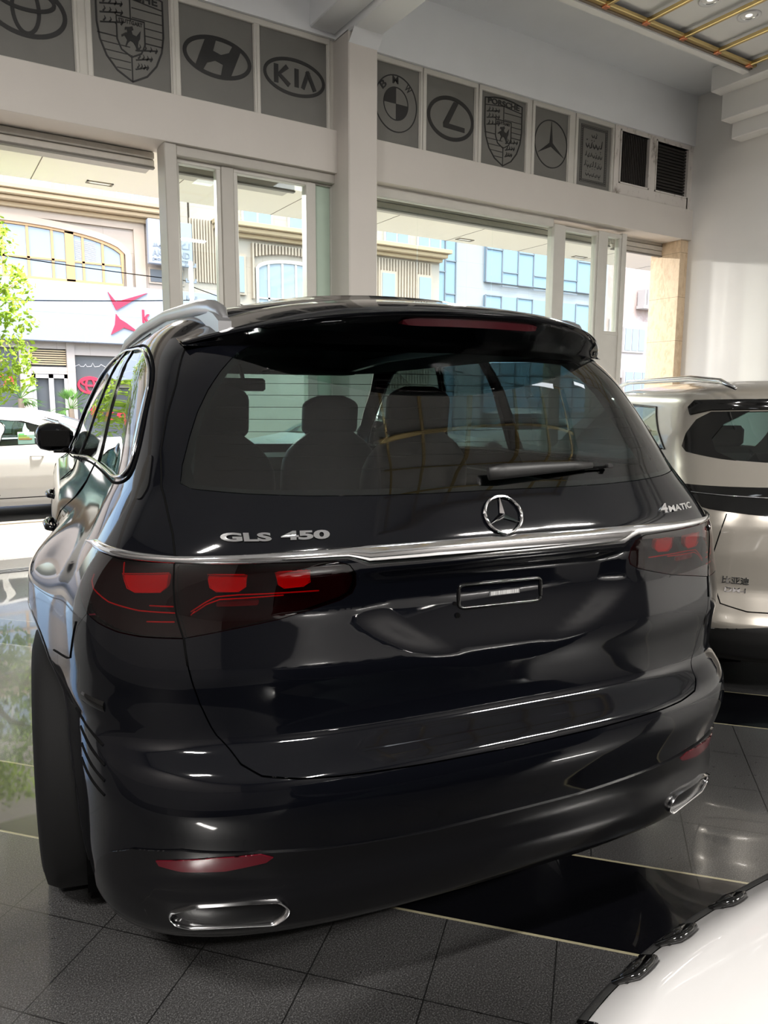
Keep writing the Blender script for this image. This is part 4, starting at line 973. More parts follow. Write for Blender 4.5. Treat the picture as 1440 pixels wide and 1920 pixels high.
def crest(cx, zb, hw, h):
    """shield with ring of antlers, bars and a rearing horse on the centre shield"""
    m = MB(); y = PY
    def q(u, v): return (cx+u*hw, zb+v*h)
    sh = [q(*p) for p in ((-1, .93), (-.5, .965), (0, .98), (.5, .965), (1, .93), (1, .55), (.93, .38), (.75, .22), (.45, .09), (0, 0), (-.45, .09), (-.75, .22), (-.93, .38), (-1, .55))]
    m.ribbon(sh, hw*.055, y, .004, True)
    m.ribbon([q(-1, .83), q(0, .87), q(1, .83)], hw*.03, y, .004); flat_text(m, 'PORSCHE', cx, zb+h*.862, hw*1.7, h*.085, y, bold=.03)
    m.ribbon([q(0, .86), q(0, .64)], hw*.035, y, .004); m.ribbon([q(0, .28), q(0, 0)], hw*.035, y, .004); m.ribbon([q(-1, .44), q(-.4, .44)], hw*.03, y, .004); m.ribbon([q(.4, .44), q(.98, .44)], hw*.03, y, .004)
    for v in (.78, .68, .60, .52): m.ribbon([q(.05 if v > .66 else .42, v), q(.98, v)], hw*.022, y, .004)
    for v, a in ((.36, .88), (.28, .80), (.20, .66), (.12, .46)): m.ribbon([q(-a, v), q(-.04, v)], hw*.022, y, .004)
    for (bx, bz, sg) in ((-.9, .76, 1), (-.9, .67, 1), (-.9, .57, 1), (.12, .36, 1), (.12, .26, 1), (.10, .16, 1)):
        L_ = .68 if bz > .3 else .5 if bz > .2 else .38
        m.ribbon([q(bx, bz-.02), q(bx+L_*.5, bz+.005), q(bx+L_, bz+.03)], hw*.04, y, .004)
        for f in (.15, .4, .65, .9): m.ribbon([q(bx+L_*f, bz), q(bx+L_*f+.06, bz+.03), q(bx+L_*f+.03, bz+.055)], [hw*.05, hw*.04, hw*.01], y, .004)
    inn = [q(*p) for p in ((-.42, .66), (.42, .66), (.42, .42), (.30, .32), (0, .26), (-.30, .32), (-.42, .42))]; m.ribbon(inn, hw*.045, y, .005, True)
    flat_text(m, 'STUTTGART', cx, zb+h*.60, hw*.72, h*.042, y, bold=.02)
    hs = [(-.05, .57), (.05, .585), (.08, .55), (.02, .535), (.05, .50), (.16, .49), (.24, .53), (.30, .56), (.27, .47), (.22, .44), (.20, .39), (.24, .34), (.18, .335), (.12, .39), (.06, .42), (-.02, .43), (-.10, .40), (-.16, .35), (-.19, .36), (-.12, .43), (-.20, .47), (-.28, .45), (-.29, .47), (-.18, .50), (-.10, .51), (-.12, .54), (-.18, .53), (-.17, .56)]
    m.plate([q(*p) for p in hs], y, .005)
    return m
w = clere(2, 1.525, 2.21); emblem(w, crest(1.86, 4.245, .285, .78))
w = clere(3, 2.285, 3.005); m = MB()
m.ribbon(ell(2.65, 4.625, .315, .165), .036, PY, .004, True)
m.plate([(2.425, 4.50), (2.52, 4.50), (2.60, 4.575), (2.69, 4.60), (2.755, 4.575), (2.70, 4.465), (2.79, 4.49), (2.88, 4.73), (2.80, 4.765), (2.745, 4.69), (2.66, 4.655), (2.575, 4.67), (2.60, 4.78), (2.505, 4.77)][:1]+[(2.50, 4.485), (2.545, 4.56), (2.625, 4.595), (2.70, 4.575), (2.675, 4.47), (2.77, 4.475), (2.875, 4.72), (2.80, 4.765), (2.76, 4.69), (2.68, 4.655), (2.605, 4.675), (2.635, 4.775), (2.53, 4.765)], PY, .0055); emblem(w, m)
w = clere(4, 3.065, 3.795); m = MB()
m.ribbon(ell(3.44, 4.625, .32, .160), .032, PY, .004, True)
for p in ([(3.24, 4.54), (3.24, 4.71)], [(3.36, 4.71), (3.27, 4.625), (3.38, 4.54)], [(3.46, 4.54), (3.46, 4.71)]): m.ribbon(p, .046, PY, .004 if len(p) == 2 else .0055)
m.ribbon([(3.525, 4.54), (3.59, 4.71)], .042, PY, .004); m.ribbon([(3.575, 4.71), (3.66, 4.54)], .042, PY, .0055); emblem(w, m)
w = clere(5, 4.13, 4.94); m = MB(); cx, cz = 4.635, 4.625
m.ribbon(ell(cx, cz, .268, .285), .012, PY, .004, True); m.ribbon(ell(cx, cz, .155, .165), .010, PY, .004, True)
m.plate([(cx, cz)]+ell(cx, cz, .15, .16, 90, 180, 14), PY, .004); m.plate([(cx, cz)]+ell(cx, cz, .15, .16, 270, 360, 14), PY, .004)
for ch, a in (('B', 135), ('M', 92), ('W', 48)): flat_text(m, ch, cx+.195*math.cos(R(a)), cz+.200*math.sin(R(a)), .075, .075, PY, rot=a-90, bold=.02)
emblem(w, m)
w = clere(6, 5.025, 5.71); m = MB(); cx, cz = 5.375, 4.615
m.ribbon(ell(cx, cz, .31, .215), .042, PY, .004, True); m.plate([(5.41, 4.80), (5.48, 4.80), (5.345, 4.56), (5.57, 4.55), (5.57, 4.50), (5.27, 4.51), (5.265, 4.56)], PY, .0055); emblem(w, m)
w = clere(7, 5.805, 6.495); emblem(w, crest(6.15, 4.24, .285, .76))
w = clere(8, 6.635, 7.21); m = MB(); cx, cz = 6.925, 4.62
m.ribbon(ell(cx, cz, .272, .275), .013, PY, .004, True)
for k in range(3):
    a = 90+120*k; m.plate([(cx+.262*math.cos(R(a)), cz+.262*math.sin(R(a))), (cx+.030*math.cos(R(a+60)), cz+.030*math.sin(R(a+60))), (cx, cz), (cx+.030*math.cos(R(a-60)), cz+.030*math.sin(R(a-60)))], PY, .004)
emblem(w, m)
w = clere(9, 7.37, 7.995); m = MB()
for i, (a, b) in enumerate((((7.44, 4.27), (7.925, 4.96)), ((7.475, 4.305), (7.89, 4.925)))):
    m.ribbon([(a[0], a[1]), (b[0], a[1]), (b[0], b[1]), (a[0], b[1])], .010 if i else .006, PY, .003, True)
x = 7.45
for k in range(22):
    for zz in (4.288, 4.942): m.plate([(7.45+.0212*k, zz), (7.458+.0212*k, zz-.010), (7.466+.0212*k, zz), (7.458+.0212*k, zz+.010)], PY, .003)
for k in range(30):
    for xx in (7.458, 7.907): m.plate([(xx-.010, 4.30+.0215*k), (xx, 4.292+.0215*k), (xx+.010, 4.30+.0215*k), (xx, 4.308+.0215*k)], PY, .003)
squiggle(m, 7.63, 7.74, 4.84, .08, PY, .010, 2, 3); squiggle(m, 7.53, 7.85, 4.72, .13, PY, .016, 5, 4); squiggle(m, 7.52, 7.84, 4.60, .09, PY, .010, 7, 5); squiggle(m, 7.51, 7.84, 4.48, .09, PY, .010, 7, 6); squiggle(m, 7.54, 7.82, 4.37, .08, PY, .010, 5, 8)
m.build('calligraphy', 'logo', w)
for n, x0, x1 in ((10, 8.165, 8.74), (11, 8.885, 9.575)):
    w = struct(MB().box(x0-.02, x0, FY+.02, FY+.1, 4.345, 5.02).box(x1-.02, x1, FY+.02, FY+.1, 4.345, 5.02).box(x0-.02, x1, FY+.02, FY+.1, 4.345, 4.365).box(x0-.02, x1, FY+.02, FY+.1, 5.0, 5.02).build('window_%d' % n, 'headerrust'))
    m = MB()
    for k in range(16 if n == 10 else 15):
        if n == 10: m.box(x0+.01+.0345*k, x0+.028+.0345*k, FY+.06, FY+.075, 4.365, 5.0)
        else: m.box(x0, x1-.02, FY+.06, FY+.078, 4.375+.0415*k, 4.40+.0415*k)
    m.build('louvre', 'vent', w); box('mesh_back', x0, x1-.02, FY+.09, FY+.10, 4.365, 5.0, 'vent', w)

# shop front: frames, panes, rolled shutters
WY = FY+.10
def sash(n, x0, x1, z0, z1, fw=.045, pane='shop', open_=False):
    w = struct(MB().box(x0, x0+fw, WY, WY+.08, z0, z1, .006).box(x1-fw, x1, WY, WY+.08, z0, z1, .006).box(x0, x1, WY-.004, WY+.08, z1-fw, z1, .006).box(x0, x1, WY-.004, WY+.08, z0, z0+fw, .006).build('window_%d' % n, 'frame'))
    if not open_: box('pane', x0+fw, x1-fw, WY+.035, WY+.043, z0+fw, z1-fw, pane, w)
    return w
struct(MB().box(2.10, 2.215, FY+.0, WY+.14, 0, 3.78, .008).box(2.215, 3.87, FY+.02, WY+.12, 3.685, 3.78, .006).build('trim_7', 'dframe'))
sash(12, 2.215, 2.665, .02, 3.69); struct(box('trim_8', 2.665, 2.79, WY-.015, WY+.12, 0, 3.69, 'dframe', bev=.006))
sash(13, 2.79, 3.66, .02, 3.69); sash(14, 3.66, 3.88, .02, 3.69, .02, 'greenpane')
struct(box('trim_9', 3.57, 3.68, WY-.01, WY+.10, 0, 3.68, 'frame', bev=.006))
struct(MB().box(4.18, 7.06, WY-.01, WY+.08, 3.665, 3.78, .006).box(4.18, 7.06, WY-.01, WY+.08, 0, .12, .006).build('trim_10', 'frame'))
for n, x0, x1 in ((15, 4.18, 4.978), (16, 4.982, 6.078), (17, 6.082, 7.06)): o = struct(box('window_%d' % n, x0, x1, WY+.02, WY+.03, .12, 3.665, 'shop'))
struct(box('trim_11', 7.055, 7.25, WY-.03, WY+.10, 0, 3.70, 'frame', bev=.006))
sash(18, 7.24, 7.90, .02, 3.70); struct(box('trim_12', 7.88, 8.03, WY-.02, WY+.12, 0, 3.72, 'frame', bev=.006))
sash(19, 8.03, 8.36, 2.38, 3.72, .05); struct(MB().box(8.34, 8.43, WY-.02, WY+.12, 0, 3.74, .006).box(8.03, 8.36, WY, WY+.06, 0, 2.40, .006).build('trim_13', 'frame'))
struct(MB().box(9.49, RX, FY+.02, 7.62, 0, 3.78).build('wall_front_pier', 'marble')); bpy.data.objects['wall_front_pier'].name = 'trim_14'
def shutter(x0, x1, z0, label):
    t = thing('roller_shutter', label, 'shutter', ((x0+x1)/2, 7.45, 3.78), 0, None); hx = (x1-x0)/2
    m = MB()
    for k in range(3 if z0 > 3.6 else 4): m.box(-hx, hx, -.02-.006*(k % 2), .02, z0-3.78+.068*k, z0-3.78+.068*k+.062, .008)
    m.build('slats', 'shutter', t); box('bottom_rail', -hx, hx, -.025, .03, z0-3.78-.016, z0-3.78, simple('shutter_rail', (.14, .13, .11), .6), t)
    box('shutter_box', -hx, hx, .02, .30, -.12, .22, 'shutter', t); return t
shutter(-2.2, 2.10, 3.64, 'rolled steel shutter over the open doorway on the left')
shutter(2.22, 3.56, 3.64, 'rolled steel shutter behind the two narrow panes left of the column')
shutter(4.20, 8.38, 3.62, 'rolled steel shutter above the wide glass right of the column')
shutter(8.44, 9.49, 3.60, 'rolled steel shutter beside the beige marble pier')
m = MB()
for y in (6.93, 6.98, 7.03): m.box(-2.2, 2.1, y, y+.018, 0, .006)
tag(m.build('door_track', 'alu'), 'metal sliding door track set in the floor of the open doorway', 'track')

# gilded coffer hanging from the ceiling
gt = thing('ceiling_coffer', 'white ceiling coffer with brushed gold bars and copper corners', 'ceiling panel', (7.5, 4.2, 5.50))
gx0, gx1, gy0, gy1 = 5.50, 9.14, 1.6, 6.00
m = MB()
for (a, b, c, d) in ((gx0, gx1, gy1-.09, gy1), (gx0, gx1, gy0, gy0+.09), (gx0, gx0+.09, gy0, gy1), (gx1-.09, gx1, gy0, gy1)):
    m.box(a-7.5, b-7.5, c-4.2, d-4.2, -.02, .22, .004)
m.build('border', 'ceilbright', gt)
box('back_panel', gx0-7.5, gx1-7.5, gy0-4.2, gy1-4.2, .085, .12, 'ceilbright', gt)
gb = MB()
for y in (gy1-.15, 4.80, 3.65, 2.5, gy0+.12): gb.box(gx0+.09-7.5, gx1-.09-7.5, y-.028-4.2, y+.028-4.2, .01, .05, .006)
gb.build('gold_cross_bar', 'gold', gt)
for x in (5.74, 6.37, 7.0, 7.63, 8.26, 8.89): MB().box(x-.022-7.5, x+.022-7.5, gy0+.1-4.2, gy1-.15-4.2, .0, .045, .006).build('gold_bar', 'gold', gt)
for x in (6.37, 7.0, 7.63, 8.26, 8.89): box('copper_joint', x-.035-7.5, x+.035-7.5, gy1-.18-4.2, gy1-.12-4.2, -.008, .02, 'copper', gt, bev=.004)
box('bronze_edge', gx0+.09-7.5, gx1-.09-7.5, gy1-.125-4.2, gy1-.088-4.2, .0, .08, simple('bronze_edge', (.26, .21, .16), .4, .6), gt)
gt2 = copy_tree(gt, None, 'white ceiling coffer with gold bars farther from the street windows'); gt2.location = (3.9, -1.2, 5.50)
spot = emit('spot_bulb', (1, .95, .88), 1.2)
def downlight(x, y, z, label, r=.12, group=None):
    t = thing('downlight', label, 'downlight', (x, y, z), 0, group)
    MB().lathe([(.0, r), (-.012, r), (-.014, r*.8), (.0, r*.72), (.02, r*.5)], (0, 0, 0), 'z', 28).build('trim_ring', 'lampwhite', t, True)
    MB().lathe([(.018, .001), (.018, r*.5), (-.002, r*.72)], (0, 0, 0), 'z', 28).build('reflector', 'chrome', t, True); MB().cyl((0, 0, .0), r*.3, .012, 'z', 16).build('bulb', spot, t); return t
downlight(7.30, 5.29, 5.583, 'round white downlight in the gold coffer, further left of the two'); downlight(7.93, 5.26, 5.583, 'round white downlight in the gold coffer, nearer the wall')
downlight(9.33, 5.62, 5.108, 'small downlight under the stepped cornice of the right wall', .045)

# ceiling lamps behind the camera
for i, (x, y) in enumerate(((-3.0, -.5), (-.5, -5.0), (6.2, -5.2), (4.8, -5.4))):
    t = thing('ceiling_lamp', 'long ceiling tube lamp', 'ceiling lamp', (x, y, CZ-.08), 0, 'tube lamps on the ceiling')
    box('lamp_body', -.62, .62, -.05, .05, .02, .08, 'lampwhite', t, bev=.01); box('tube', -.60, .60, -.018, .018, -.012, .02, emit('tube_glow', (1, .97, .93), 6), t)
    l = bpy.data.lights.new('tube_light', 'AREA'); l.shape = 'RECTANGLE'; l.size = 1.2; l.size_y = .25; l.energy = ROOM_LIGHT; l.color = (1, .96, .91)
    lo = bpy.data.objects.new('tube_light', l); COL.objects.link(lo); lo.parent = t; lo.location = (0, 0, -.03)

for i, (x, y, lb) in enumerate(((2.6, .75, 'square white light panel above the near end of the room, left one'), (4.7, .55, 'square white light panel above the near end of the room, middle one'), (6.3, 1.2, 'square white light panel above the near end of the room, right one'))):
    t = thing('light_panel', lb, 'ceiling lamp', (x, y, 5.44)); box('panel_frame', -.34, .34, -.19, .19, .0, .05, 'lampwhite', t, bev=.006); box('panel_diffuser', -.31, .31, -.16, .16, -.004, .002, emit('panel_glow', (.92, .96, 1), 7), t)
    MB().tube([(-.25, 0, .05), (-.25, 0, CZ-5.44)], .006, 6).tube([(.25, 0, .05), (.25, 0, CZ-5.44)], .006, 6).tube([(-.25, 0, .05), (.25, 0, .05)], .004, 6).build('hanger', 'alu', t)

# ---------------------------------------------------------------- outside
struct(box('trim_15', -30, 60, 7.52, 9.75, -.25, -.004, paving_mat('pavement', (0.426, 0.370, 0.305), (0.498, 0.434, 0.370), .6, .4)))
struct(box('trim_16', -30, 60, 9.75, 9.90, -.25, .01, simple('kerb_stone', (0.383, 0.343, 0.277), .8, var=.1)))
struct(box('floor_road', -40, 90, 9.90, 22.4, -.30, -.12, simple('asphalt', (0.198, 0.191, 0.185), .9, var=.1, vscale=30))); bpy.data.objects['floor_road'].name = 'trim_17'
struct(box('trim_18', -40, 90, 22.4, 40, -.3, .02, paving_mat('far_pavement', (0.363, 0.330, 0.290), (0.409, 0.376, 0.330), .5, .5)))
cn = thing('canopy', 'cream flat canopy over the pavement with thin joints', 'canopy', (4, 9, 4.2))
box('soffit_slab', -16, 14, -1.6, 1.65, 0, .35, 'soffit', cn)
m = MB()
for k in range(-6, 8): m.box(1.45-4+1.62*k, 1.46-4+1.62*k, -1.6, 1.65, -.003, .002)
m.build('soffit_joint', simple('joint', (.2, .17, .13), .9), cn)
for i, (x, y, lb) in enumerate(((2.22, 10.35, 'rectangular lamp recessed in the canopy seen through the open doorway'), (8.15, 10.40, 'rectangular lamp recessed in the canopy left of the wide mullion'), (10.9, 10.4, 'rectangular lamp recessed in the canopy right of the wide mullion'))):
    t = thing('canopy_lamp', lb, 'lamp', (x, y, 4.2)); MB().ribbon([(0, 0)]*2, .001, 0)
    MB().box(-.16, .16, -.06, -.045, -.012, 0).box(-.16, .16, .045, .06, -.012, 0).box(-.16, -.14, -.06, .06, -.012, 0).box(.14, .16, -.06, .06, -.012, 0).build('lamp_frame', simple('lamp_frame', (.28, .25, .2), .6), t); box('lamp_cover', -.12, .12, -.03, .03, -.008, 0, 'ceilbright', t); l = bpy.data.lights.new('canopy_light', 'AREA'); l.size = .24; l.energy = (700, 700, 120)[i]; l.color = (1, .96, .89); lo = bpy.data.objects.new('canopy_light', l); COL.objects.link(lo); lo.parent = t; lo.location = (0, 0, -.02)

bw = stone_mat('pale_stone', (0.304, 0.264, 0.218), (0.350, 0.310, 0.271), 1.4, .7); bt = simple('cornice_stone', (0.383, 0.297, 0.185), .8, var=.08, vscale=2); bm_ = simple('mould_stone', (0.350, 0.297, 0.238), .8, var=.08, vscale=3)
og = simple('building_glass', (0.172, 0.224, 0.277), .06, spec=.9); wood = simple('orange_frame', (0.370, 0.224, 0.106), .5); wf = simple('white_frame', (0.409, 0.409, 0.403), .5); blind = simple('blind', (0.363, 0.363, 0.356), .7)
dark = simple('shop_interior', (.07, .08, .09), .25); signw = simple('sign_white', (0.238, 0.281, 0.343), .35, var=.02, vscale=1); red = simple('sign_red', (.72, .015, .05), .4); signg = simple('sign_grey', (.17, .20, .24), .5); shopstone = stone_mat('shop_stone', (0.317, 0.284, 0.251), (0.356, 0.330, 0.304), 1.0, 1.2)
BY = 26.0
b1 = thing('building', 'pale stone building across the street with arched orange-framed window and white sign band', 'building', (0, BY, 0))
MB().box(-6, 8.4, 0, 6, 5.17, 13).box(-6, 9.9, .3, 6, 0, 5.17).build('wall', bw, b1)
def arch_window(b, x0, x1, z0, zs, zt, cols, name='window', fm=wood, mid=None, tz=.62, y=0.0):
    """segmental-arched window: glass, frame bars"""
    def top(x): u = (x-(x0+x1)/2)/((x1-x0)/2); return zs+(zt-zs)*math.sqrt(max(0, 1-u*u*.98))
    N_ = 30; pts = [(x0, z0), (x1, z0)]+[(x1-(x1-x0)*i/N_, top(x1-(x1-x0)*i/N_)) for i in range(N_+1)]
    f = MB().ribbon(pts, .12, y, .10, True); 
    for i, c_ in enumerate(cols): f.box(c_-.04, c_+.04, y-.08, y, z0, top(c_))
    for i in range(len(cols)+1):
        a = x0 if i == 0 else cols[i-1]; c_ = x1 if i == len(cols) else cols[i]; f.box(a, c_, y-.08, y, z0+tz-.03, z0+tz+.03)
    if mid: f.box(mid-.13, mid+.13, y-.10, y, z0, top(mid))
    w = f.build(name, fm, b); MB().plate(pts, y-.005, .03).build('glass', og, w)
    return w, top
w, top = arch_window(b1, -.6, 6.15, 5.24, 6.15, 6.86, [.0, 1.2, 2.65, 3.35, 4.05, 4.95, 5.55], mid=4.55)
m = MB()
for k in range(16): m.box(4.72, 5.35, -.05, -.036, 5.95-.0+.045*k-.1, 5.975+.045*k-.1) if 5.85+.045*k < 6.5 else None
m.build('blind', blind, b1)
MB().ribbon([(-.75, 5.2), (-.75, 6.2)]+[(-.75+7.05*i/30, 6.25+.72*math.sqrt(max(0, 1-(2*i/30-1)**2*.99))) for i in range(31)]+[(6.35, 6.2), (6.35, 5.2)], .20, 0, .14).build('window_surround', bm_, b1)
MB().box(-6, 7.45, -.20, 0, 7.28, 7.42, .02).box(-6, 7.55, -.42, 0, 7.42, 7.56, .03).box(-6, 7.62, -.55, 0, 7.56, 7.72, .03).box(-6, 7.66, -.62, 0, 7.72, 7.86, .02).build('cornice', bt, b1)
MB().box(-6, 6.9, -.08, 0, 7.06, 7.28).build('moulding', bm_, b1); MB().box(6.55, 6.9, -.10, 0, 5.2, 7.1).build('pilaster', bm_, b1)
for i, x in enumerate((-1.5, 0.0, 1.5, 3.08, 4.56, 6.05)):
    w = MB().box(x, x+1.05, -.04, 0, 7.9, 9.3).build('attic_window', wf, b1); box('pane', x+.05, x+.48, -.05, -.03, 7.9, 9.25, og, w); box('pane', x+.56, x+1.0, -.05, -.03, 7.9, 9.25, og, w)
sb = MB().box(-5, 9.95, -.45, 0, 3.33, 5.17, .02).build('sign_band', signw, b1)
m = MB()
for x in (-3.2, -1.2, .8, 2.8, 4.8, 6.8): m.box(x, x+.008, -.456, -.44, 3.33, 5.17)
m.box(-5, 9.95, -.456, -.44, 4.22, 4.228).build('sign_joint', simple('sign_joint', (.45, .52, .62), .6), sb)
m = MB().plate([(5.56, 4.95), (5.80, 4.66), (6.15, 4.78), (6.82, 5.02), (6.30, 4.72), (5.80, 4.40), (5.70, 4.60)], -.45, .06).plate([(5.78, 4.28), (5.90, 4.12), (6.08, 4.02), (6.50, 3.72), (6.00, 3.86), (5.88, 3.78), (5.60, 3.62), (5.74, 3.95)], -.45, .06)
m.build('red_chevron', red, sb)
flat_text(MB(), 'k', 6.75, 4.05, .26, .42, -.45, .05, .02).build('red_letter', red, sb); flat_text(MB(), 'y', 2.28, 4.0, .3, .3, -.45, .05, .02).build('red_letter', red, sb)
m = MB().box(-5, -.5, -.05, .1, 0, 3.33).box(2.9, 3.22, -.12, .1, 0, 3.33).box(4.28, 4.52, -.12, .1, 0, 3.33).box(6.6, 6.9, -.12, .1, 0, 3.33).box(9.4, 9.9, -.12, .1, 0, 3.33).box(-.5, 9.9, -.06, .1, 3.12, 3.33).box(3.2, 4.3, -.08, .1, 2.33, 2.55).box(4.5, 6.6, -.08, .1, 2.95, 3.12)
m.build('shopfront', shopstone, b1)
box('shop_glass', -.5, 9.9, .12, .2, 0, 3.3, dark, b1)
m = MB()
for k in range(7): m.box(3.25, 4.27, .0, .06, 2.62+.07*k, 2.66+.07*k)
m.build('shop_louvre', simple('louvre_wood', (0.409, 0.330, 0.198), .6), b1)
m = MB().box(3.22, 3.34, -.05, .05, 0, 2.33).box(3.72, 3.86, -.05, .05, 0, 2.33).box(4.18, 4.30, -.05, .05, 0, 2.33).box(3.22, 4.3, -.05, .05, 2.2, 2.33).box(3.22, 4.3, -.05, .05, 0, .3); m.build('shop_door', wf, b1)
flat_text(MB(), 'TOYOTA', 1.75, 1.95, 2.1, .34, .10, .05, .03).build('red_shop_letters', red, b1); m = MB(); m.ribbon(ell(4.98, 2.0, .36, .25, n=40), .07, .10, .05, True).ribbon(ell(4.98, 2.0, .13, .23, n=30), .06, .10, .055, True).ribbon(ell(4.98, 2.09, .26, .11, n=30), .055, .10, .06, True); m.build('red_shop_emblem', red, b1)
MB().ribbon([(4.55, 2.60), (4.68, 2.66), (4.72, 2.60), (4.82, 2.60), (4.88, 2.68), (4.92, 2.60), (5.05, 2.61), (5.10, 2.72), (5.16, 2.60), (5.3, 2.62), (5.36, 2.68), (5.5, 2.60)], .025, .11, .01).build('white_script', wf, b1)
m = MB().box(6.9, 8.36, -.55, -.30, 5.97, 7.38, .02); s2 = m.build('wall_sign', signw, b1)
flat_text(MB(), 'AKAMOND', 7.63, 6.22, 1.24, .20, -.55, .02, .015).build('latin_lettering', signg, s2); flat_text(MB(), '[MOBILITY CENTER]', 7.63, 6.06, 1.24, .09, -.55, .02, .005).build('small_lettering', signg, s2); MB().ribbon([(7.45, 6.66), (7.47, 6.58), (7.40, 6.54), (7.32, 6.48), (7.25, 6.50), (7.28, 6.60), (7.36, 6.60), (7.30, 6.54), (7.18, 6.54), (7.16, 6.62), (7.14, 6.54), (7.05, 6.52), (7.10, 6.62)], .04, -.55, .02).build('script_lettering', signg, s2); MB().ribbon([(8.25, 6.72), (8.24, 6.54), (8.10, 6.54), (8.02, 6.54), (8.0, 6.62), (8.12, 6.72)], .04, -.55, .02).build('script_lettering', signg, s2); box('sign_mark', 7.42, 7.55, -.57, -.55, 7.0, 7.25, signg, s2)
w = MB().box(7.0, 8.2, -.06, 0, 5.40, 5.92).build('window', bm_, b1); box('pane', 7.05, 8.15, -.08, -.05, 5.46, 5.86, dark, w)
b2 = thing('building', 'cream building with ribbed stone wall and arched white window, seen left of the column', 'building', (0, BY, 0))
MB().box(9.95, 19.2, .2, 6, 0, 13).box(8.5, 9.95, .1, 4, 5.2, 9.5).build('wall', stone_mat('cream_stone', (0.330, 0.297, 0.251), (0.370, 0.337, 0.297), 1.6, .9), b2)
m = MB()
for k in range(15): m.box(8.45+.10*k, 8.50+.10*k, .0, .12, 5.6, 7.7)
for k in range(26):
    x = 10.75+.13*k; zb = 6.62+.25*(1-((x-12.3)/1.7)**2) if 10.85 < x < 13.9 else 5.2; m.box(x, x+.06, .02, .2, zb, 7.15)
for k in range(30): m.box(14.6+.14*k, 14.66+.14*k, .1, .2, 2.0, 7.2)
m.build('ribbing', bm_, b2)
MB().box(9.4, 19.2, -.05, .2, 7.28, 7.42, .02).box(9.3, 19.3, -.30, .2, 7.42, 7.58, .03).box(9.25, 19.4, -.45, .2, 7.58, 7.74, .02).build('cornice', bt, b2)
w, top = arch_window(b2, 10.95, 13.75, 4.3, 6.25, 6.62, [11.4, 11.95, 12.5, 13.05, 13.4], fm=wf, tz=.95, y=.18)
for x in (9.75, 14.2, 16.2, 18.0):
    w = MB().box(x, x+.75, .06, .2, 5.3, 6.72).build('window', bm_, b2); box('pane', x+.08, x+.67, .03, .07, 5.38, 6.62, og, w)
for x in (10.4, 12.2, 14.3, 16.4, 18.0):
    w = MB().box(x, x+1.2, .1, .2, 7.8, 9.4).build('attic_window', wf, b2); box('pane', x+.08, x+.56, .08, .11, 7.85, 9.3, og, w); box('pane', x+.64, x+1.12, .08, .11, 7.85, 9.3, og, w)
b3 = thing('building', 'modern grey building with blue glass curtain wall, seen right of the column', 'building', (0, 30, 0))
MB().box(20.6, 34, .2, 8, 0, 16).build('wall', stone_mat('grey_panel', (0.277, 0.297, 0.330), (0.317, 0.343, 0.376), 1.4, 1.2, rough=.5), b3)
for (x0_, x1_, z0_, z1_, nx, nz) in ((21.7, 23.0, 0, 14, 2, 9), (24.9, 33.5, 7.55, 14, 8, 4), (24.9, 33.5, 1, 6.9, 8, 4)):
    w = MB().box(x0_, x1_, .05, .2, z0_, z1_).build('curtain_glass', simple('curtain_glass', (.20, .30, .40), .15, spec=.3), b3); m = MB()
    for i in range(nx+1): xx = x0_+(x1_-x0_)*i/nx; m.box(xx-.03, xx+.03, -.02, .05, z0_, z1_)
    for i in range(nz+1):
        for j in range(nx): zz = z0_+(z1_-z0_)*(i+.35*(j % 2))/nz; m.box(x0_+(x1_-x0_)*j/nx, x0_+(x1_-x0_)*(j+1)/nx, -.02, .05, zz-.025, zz+.025)
    m.build('mullion', signg, w)
b4 = thing('building', 'weathered pink stucco building with white sash windows, near the marble pier', 'building', (0, 34, 0))
st = NB('stucco'); n_ = st.noise(.9, 7, .65); MB().box(34.8, 60, 0, 8, 0, 14).build('wall', st.bsdf(st.ramp(n_, [(.35, (.36, .31, .29)), (.5, (.31, .25, .23)), (.6, (.38, .35, .33))]), .9, bump=n_, bstr=.6), b4)
MB().box(38.5, 48, -.12, 0, 3.2, 6.9).box(43.0, 45, -.3, 0, 2, 6.8).build('white_bay', simple('whitewash', (0.409, 0.396, 0.396), .8, var=.05), b4)
MB().box(42.1, 43.6, -.14, 0, 4.7, 6.6).build('stone_pier', bm_, b4)
for (x0_, x1_, z0_, z1_) in ((39.7, 41.9, 4.85, 6.5), (39.9, 42.6, 1.8, 3.7), (44.0, 45.6, 4.8, 6.2), (36.0, 37.6, 4.8, 6.6)):
    w = MB().box(x0_, x1_, -.30, -.1, z0_, z1_).build('window', wf, b4); nn = 3; d = (x1_-x0_-.2)/nn
    for i in range(nn): box('pane', x0_+.12+d*i, x0_+.02+d*(i+1), -.34, -.29, z0_+.12, z1_-.12, og, w)
m = MB()
for k in range(5): m.box(41.1+.3*k, 41.2+.3*k, -.7, -.1, 7.9, 8.9)
m.box(41.0, 42.6, -.7, -.1, 7.7, 7.9); m.build('balcony', wf, b4)
